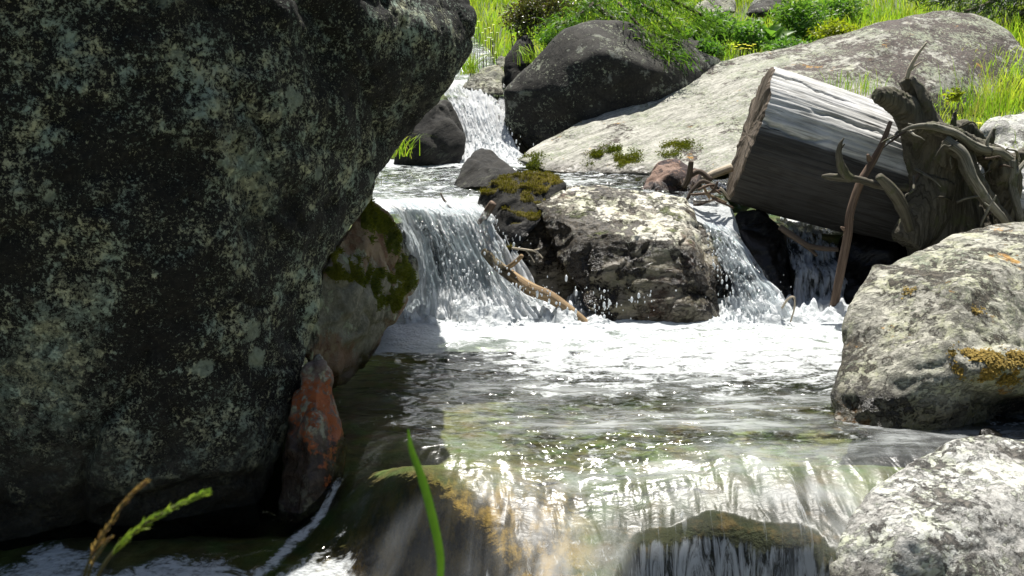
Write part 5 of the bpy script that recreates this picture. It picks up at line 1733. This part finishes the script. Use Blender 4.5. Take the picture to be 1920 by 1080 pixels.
# moss cushions that are parts of their rocks
def moss_on(rock_label, fsel, thick, label=None, n_fuzz=6000, mat=None, L=0.012):
    o = ROCKS[rock_label]
    me = o.data
    off = np.array(o.location)
    v, n = verts_of(me) + off, normals_of(me)
    k = np.clip(fsel(v, n), 0, 1)
    f = np.empty(len(me.loops), dtype=np.int32)
    me.loops.foreach_get("vertex_index", f)
    f = f.reshape(-1, 4)
    sel = k[f].max(axis=1) > 0.02
    f = f[sel]
    used, inv = np.unique(f.ravel(), return_inverse=True)
    lump = 0.5 + 0.9 * np.abs(fbm(v[used] * 14, 3)) + 0.35 * fbm(v[used] * 40, 2)
    vv = v[used] + n[used] * (k[used] * thick * lump - 0.004 * (1 - k[used]))[:, None]
    m2 = mesh_np("moss", vv, inv.reshape(-1, 4))
    attr(m2, "rnd", np.clip(0.35 + 0.5 * fbm(v[used] * 9, 3) + 0.2 * (lump - 1), 0, 1))
    c = link("moss", m2, mat or M_moss, o)
    pick = RNG.choice(len(used), n_fuzz, p=(k[used] / k[used].sum()))
    d = n[used][pick] + RNG.normal(0, 0.45, (n_fuzz, 3))
    leaves("moss_sprigs", vv[pick] + RNG.normal(0, 0.003, (n_fuzz, 3)), d, rand_dirs(n_fuzz, 0.1), L * RNG.uniform(0.6, 1.3, n_fuzz), L * 0.3 * np.ones(n_fuzz),
           mat or M_moss, np.clip(RNG.normal(0.55, 0.22, n_fuzz), 0, 1), c, off * 0 + np.array(o["_b"]))


def proj(v):
    d = v - np.array([0, 0, CAM_H])
    yy = d[:, 1] * CP - d[:, 2] * SP
    zz = d[:, 1] * SP + d[:, 2] * CP
    return 960 + 1900 * d[:, 0] / yy, 540 - 1900 * zz / yy


def patch(v, pts, rad):
    k = np.zeros(len(v))
    for p in pts:
        k = np.maximum(k, sstep(rad, rad * 0.45, np.linalg.norm(v - np.array(p), axis=1)))
    return k


def near_surface(label, a, b):
    """the point of a rock that the eye meets at pixel (a, b)"""
    o = ROCKS[label]
    v = verts_of(o.data) + np.array(o.location)
    X, Y = proj(v)
    d2 = (X - a) ** 2 + (Y - b) ** 2
    c = np.where(d2 < max(60, d2.min() * 1.5))[0]
    return v[c[np.argmin(v[c, 1])]]


ml = "olive rock with moss cushions wedged under the huge boulder beside the cascade"
mp = [near_surface(ml, a, b) for a, b in [(712, 405), (728, 420), (705, 430), (740, 445), (690, 380), (660, 495), (690, 510), (715, 525), (735, 545), (750, 560), (760, 500), (770, 520), (640, 490), (720, 550)]]
moss_on(ml, lambda v, n: patch(v, mp, 0.085) * sstep(-0.15, 0.25, fbm(v * 11, 3) + 0.1), 0.022, n_fuzz=9000)
mt = "black rock with a yellow-green mossy top beside the pale block"
moss_on(mt, lambda v, n: sstep(0.72, 0.95, n[:, 2] + 0.3 * fbm(v * 9, 3)), 0.02, n_fuzz=7000, mat=M_moss_y)
ms = "long pale sloping slab of banded rock rising behind the log"
mp2 = [near_surface(ms, a, b) for a, b in [(1130, 283), (1126, 292), (1165, 292), (1272, 272), (985, 296)]]
for q_ in mp2:
    o_ = ROCKS[ms]
    v_, n_ = verts_of(o_.data) + np.array(o_.location), normals_of(o_.data)
    w_ = patch(v_, [q_], 0.19) * sstep(0.0, 0.25, fbm(v_ * np.array([7, 7, 12]), 3) + 0.06) + 1e-9 * (np.linalg.norm(v_ - q_, axis=1) < 0.1)
    k_ = RNG.choice(len(v_), 2200, p=w_ / w_.sum())
    b_ = v_[k_] + RNG.normal(0, 0.012, (2200, 3))
    leaves("moss", b_, n_[k_] + RNG.normal(0, 0.6, (2200, 3)), rand_dirs(2200, 0.3), 0.014 * RNG.uniform(0.6, 1.3, 2200), np.full(2200, 0.008), M_moss,
           np.clip(RNG.normal(0.5, 0.25, 2200), 0, 1), o_, o_["_b"])
# the ochre lichen along the ledge of the broad boulder
mb = "broad sunlit boulder with yellow lichen sloping into the pool"
mp3 = [near_surface(mb, a, b) for a, b in [(1815, 668), (1850, 676), (1880, 684), (1912, 690), (1900, 672), (1835, 580), (1702, 540)]]
o_ = ROCKS[mb]
v_, n_ = verts_of(o_.data) + np.array(o_.location), normals_of(o_.data)
w_ = np.maximum(patch(v_, mp3[:5], 0.075), 0.25 * patch(v_, mp3[5:], 0.035)) * sstep(0.0, 0.3, fbm(v_ * 22, 4, 0.65) + 0.08)
k_ = RNG.choice(len(v_), 5200, p=w_ / w_.sum())
leaves("lichen_crust", v_[k_] + n_[k_] * 0.002 + RNG.normal(0, 0.004, (5200, 3)), np.cross(n_[k_], rand_dirs(5200, 0.0)) + 0.25 * n_[k_], n_[k_],
       0.009 * RNG.uniform(0.5, 1.3, 5200), np.full(5200, 0.008), leaf_mat("ochre_lichen", [(0.0, (0.10, 0.08, 0.02)), (0.6, (0.24, 0.16, 0.03)), (1.0, (0.34, 0.25, 0.07))], 0.0, 0.9),
       np.clip(RNG.normal(0.5, 0.25, 5200), 0, 1), o_, o_["_b"])
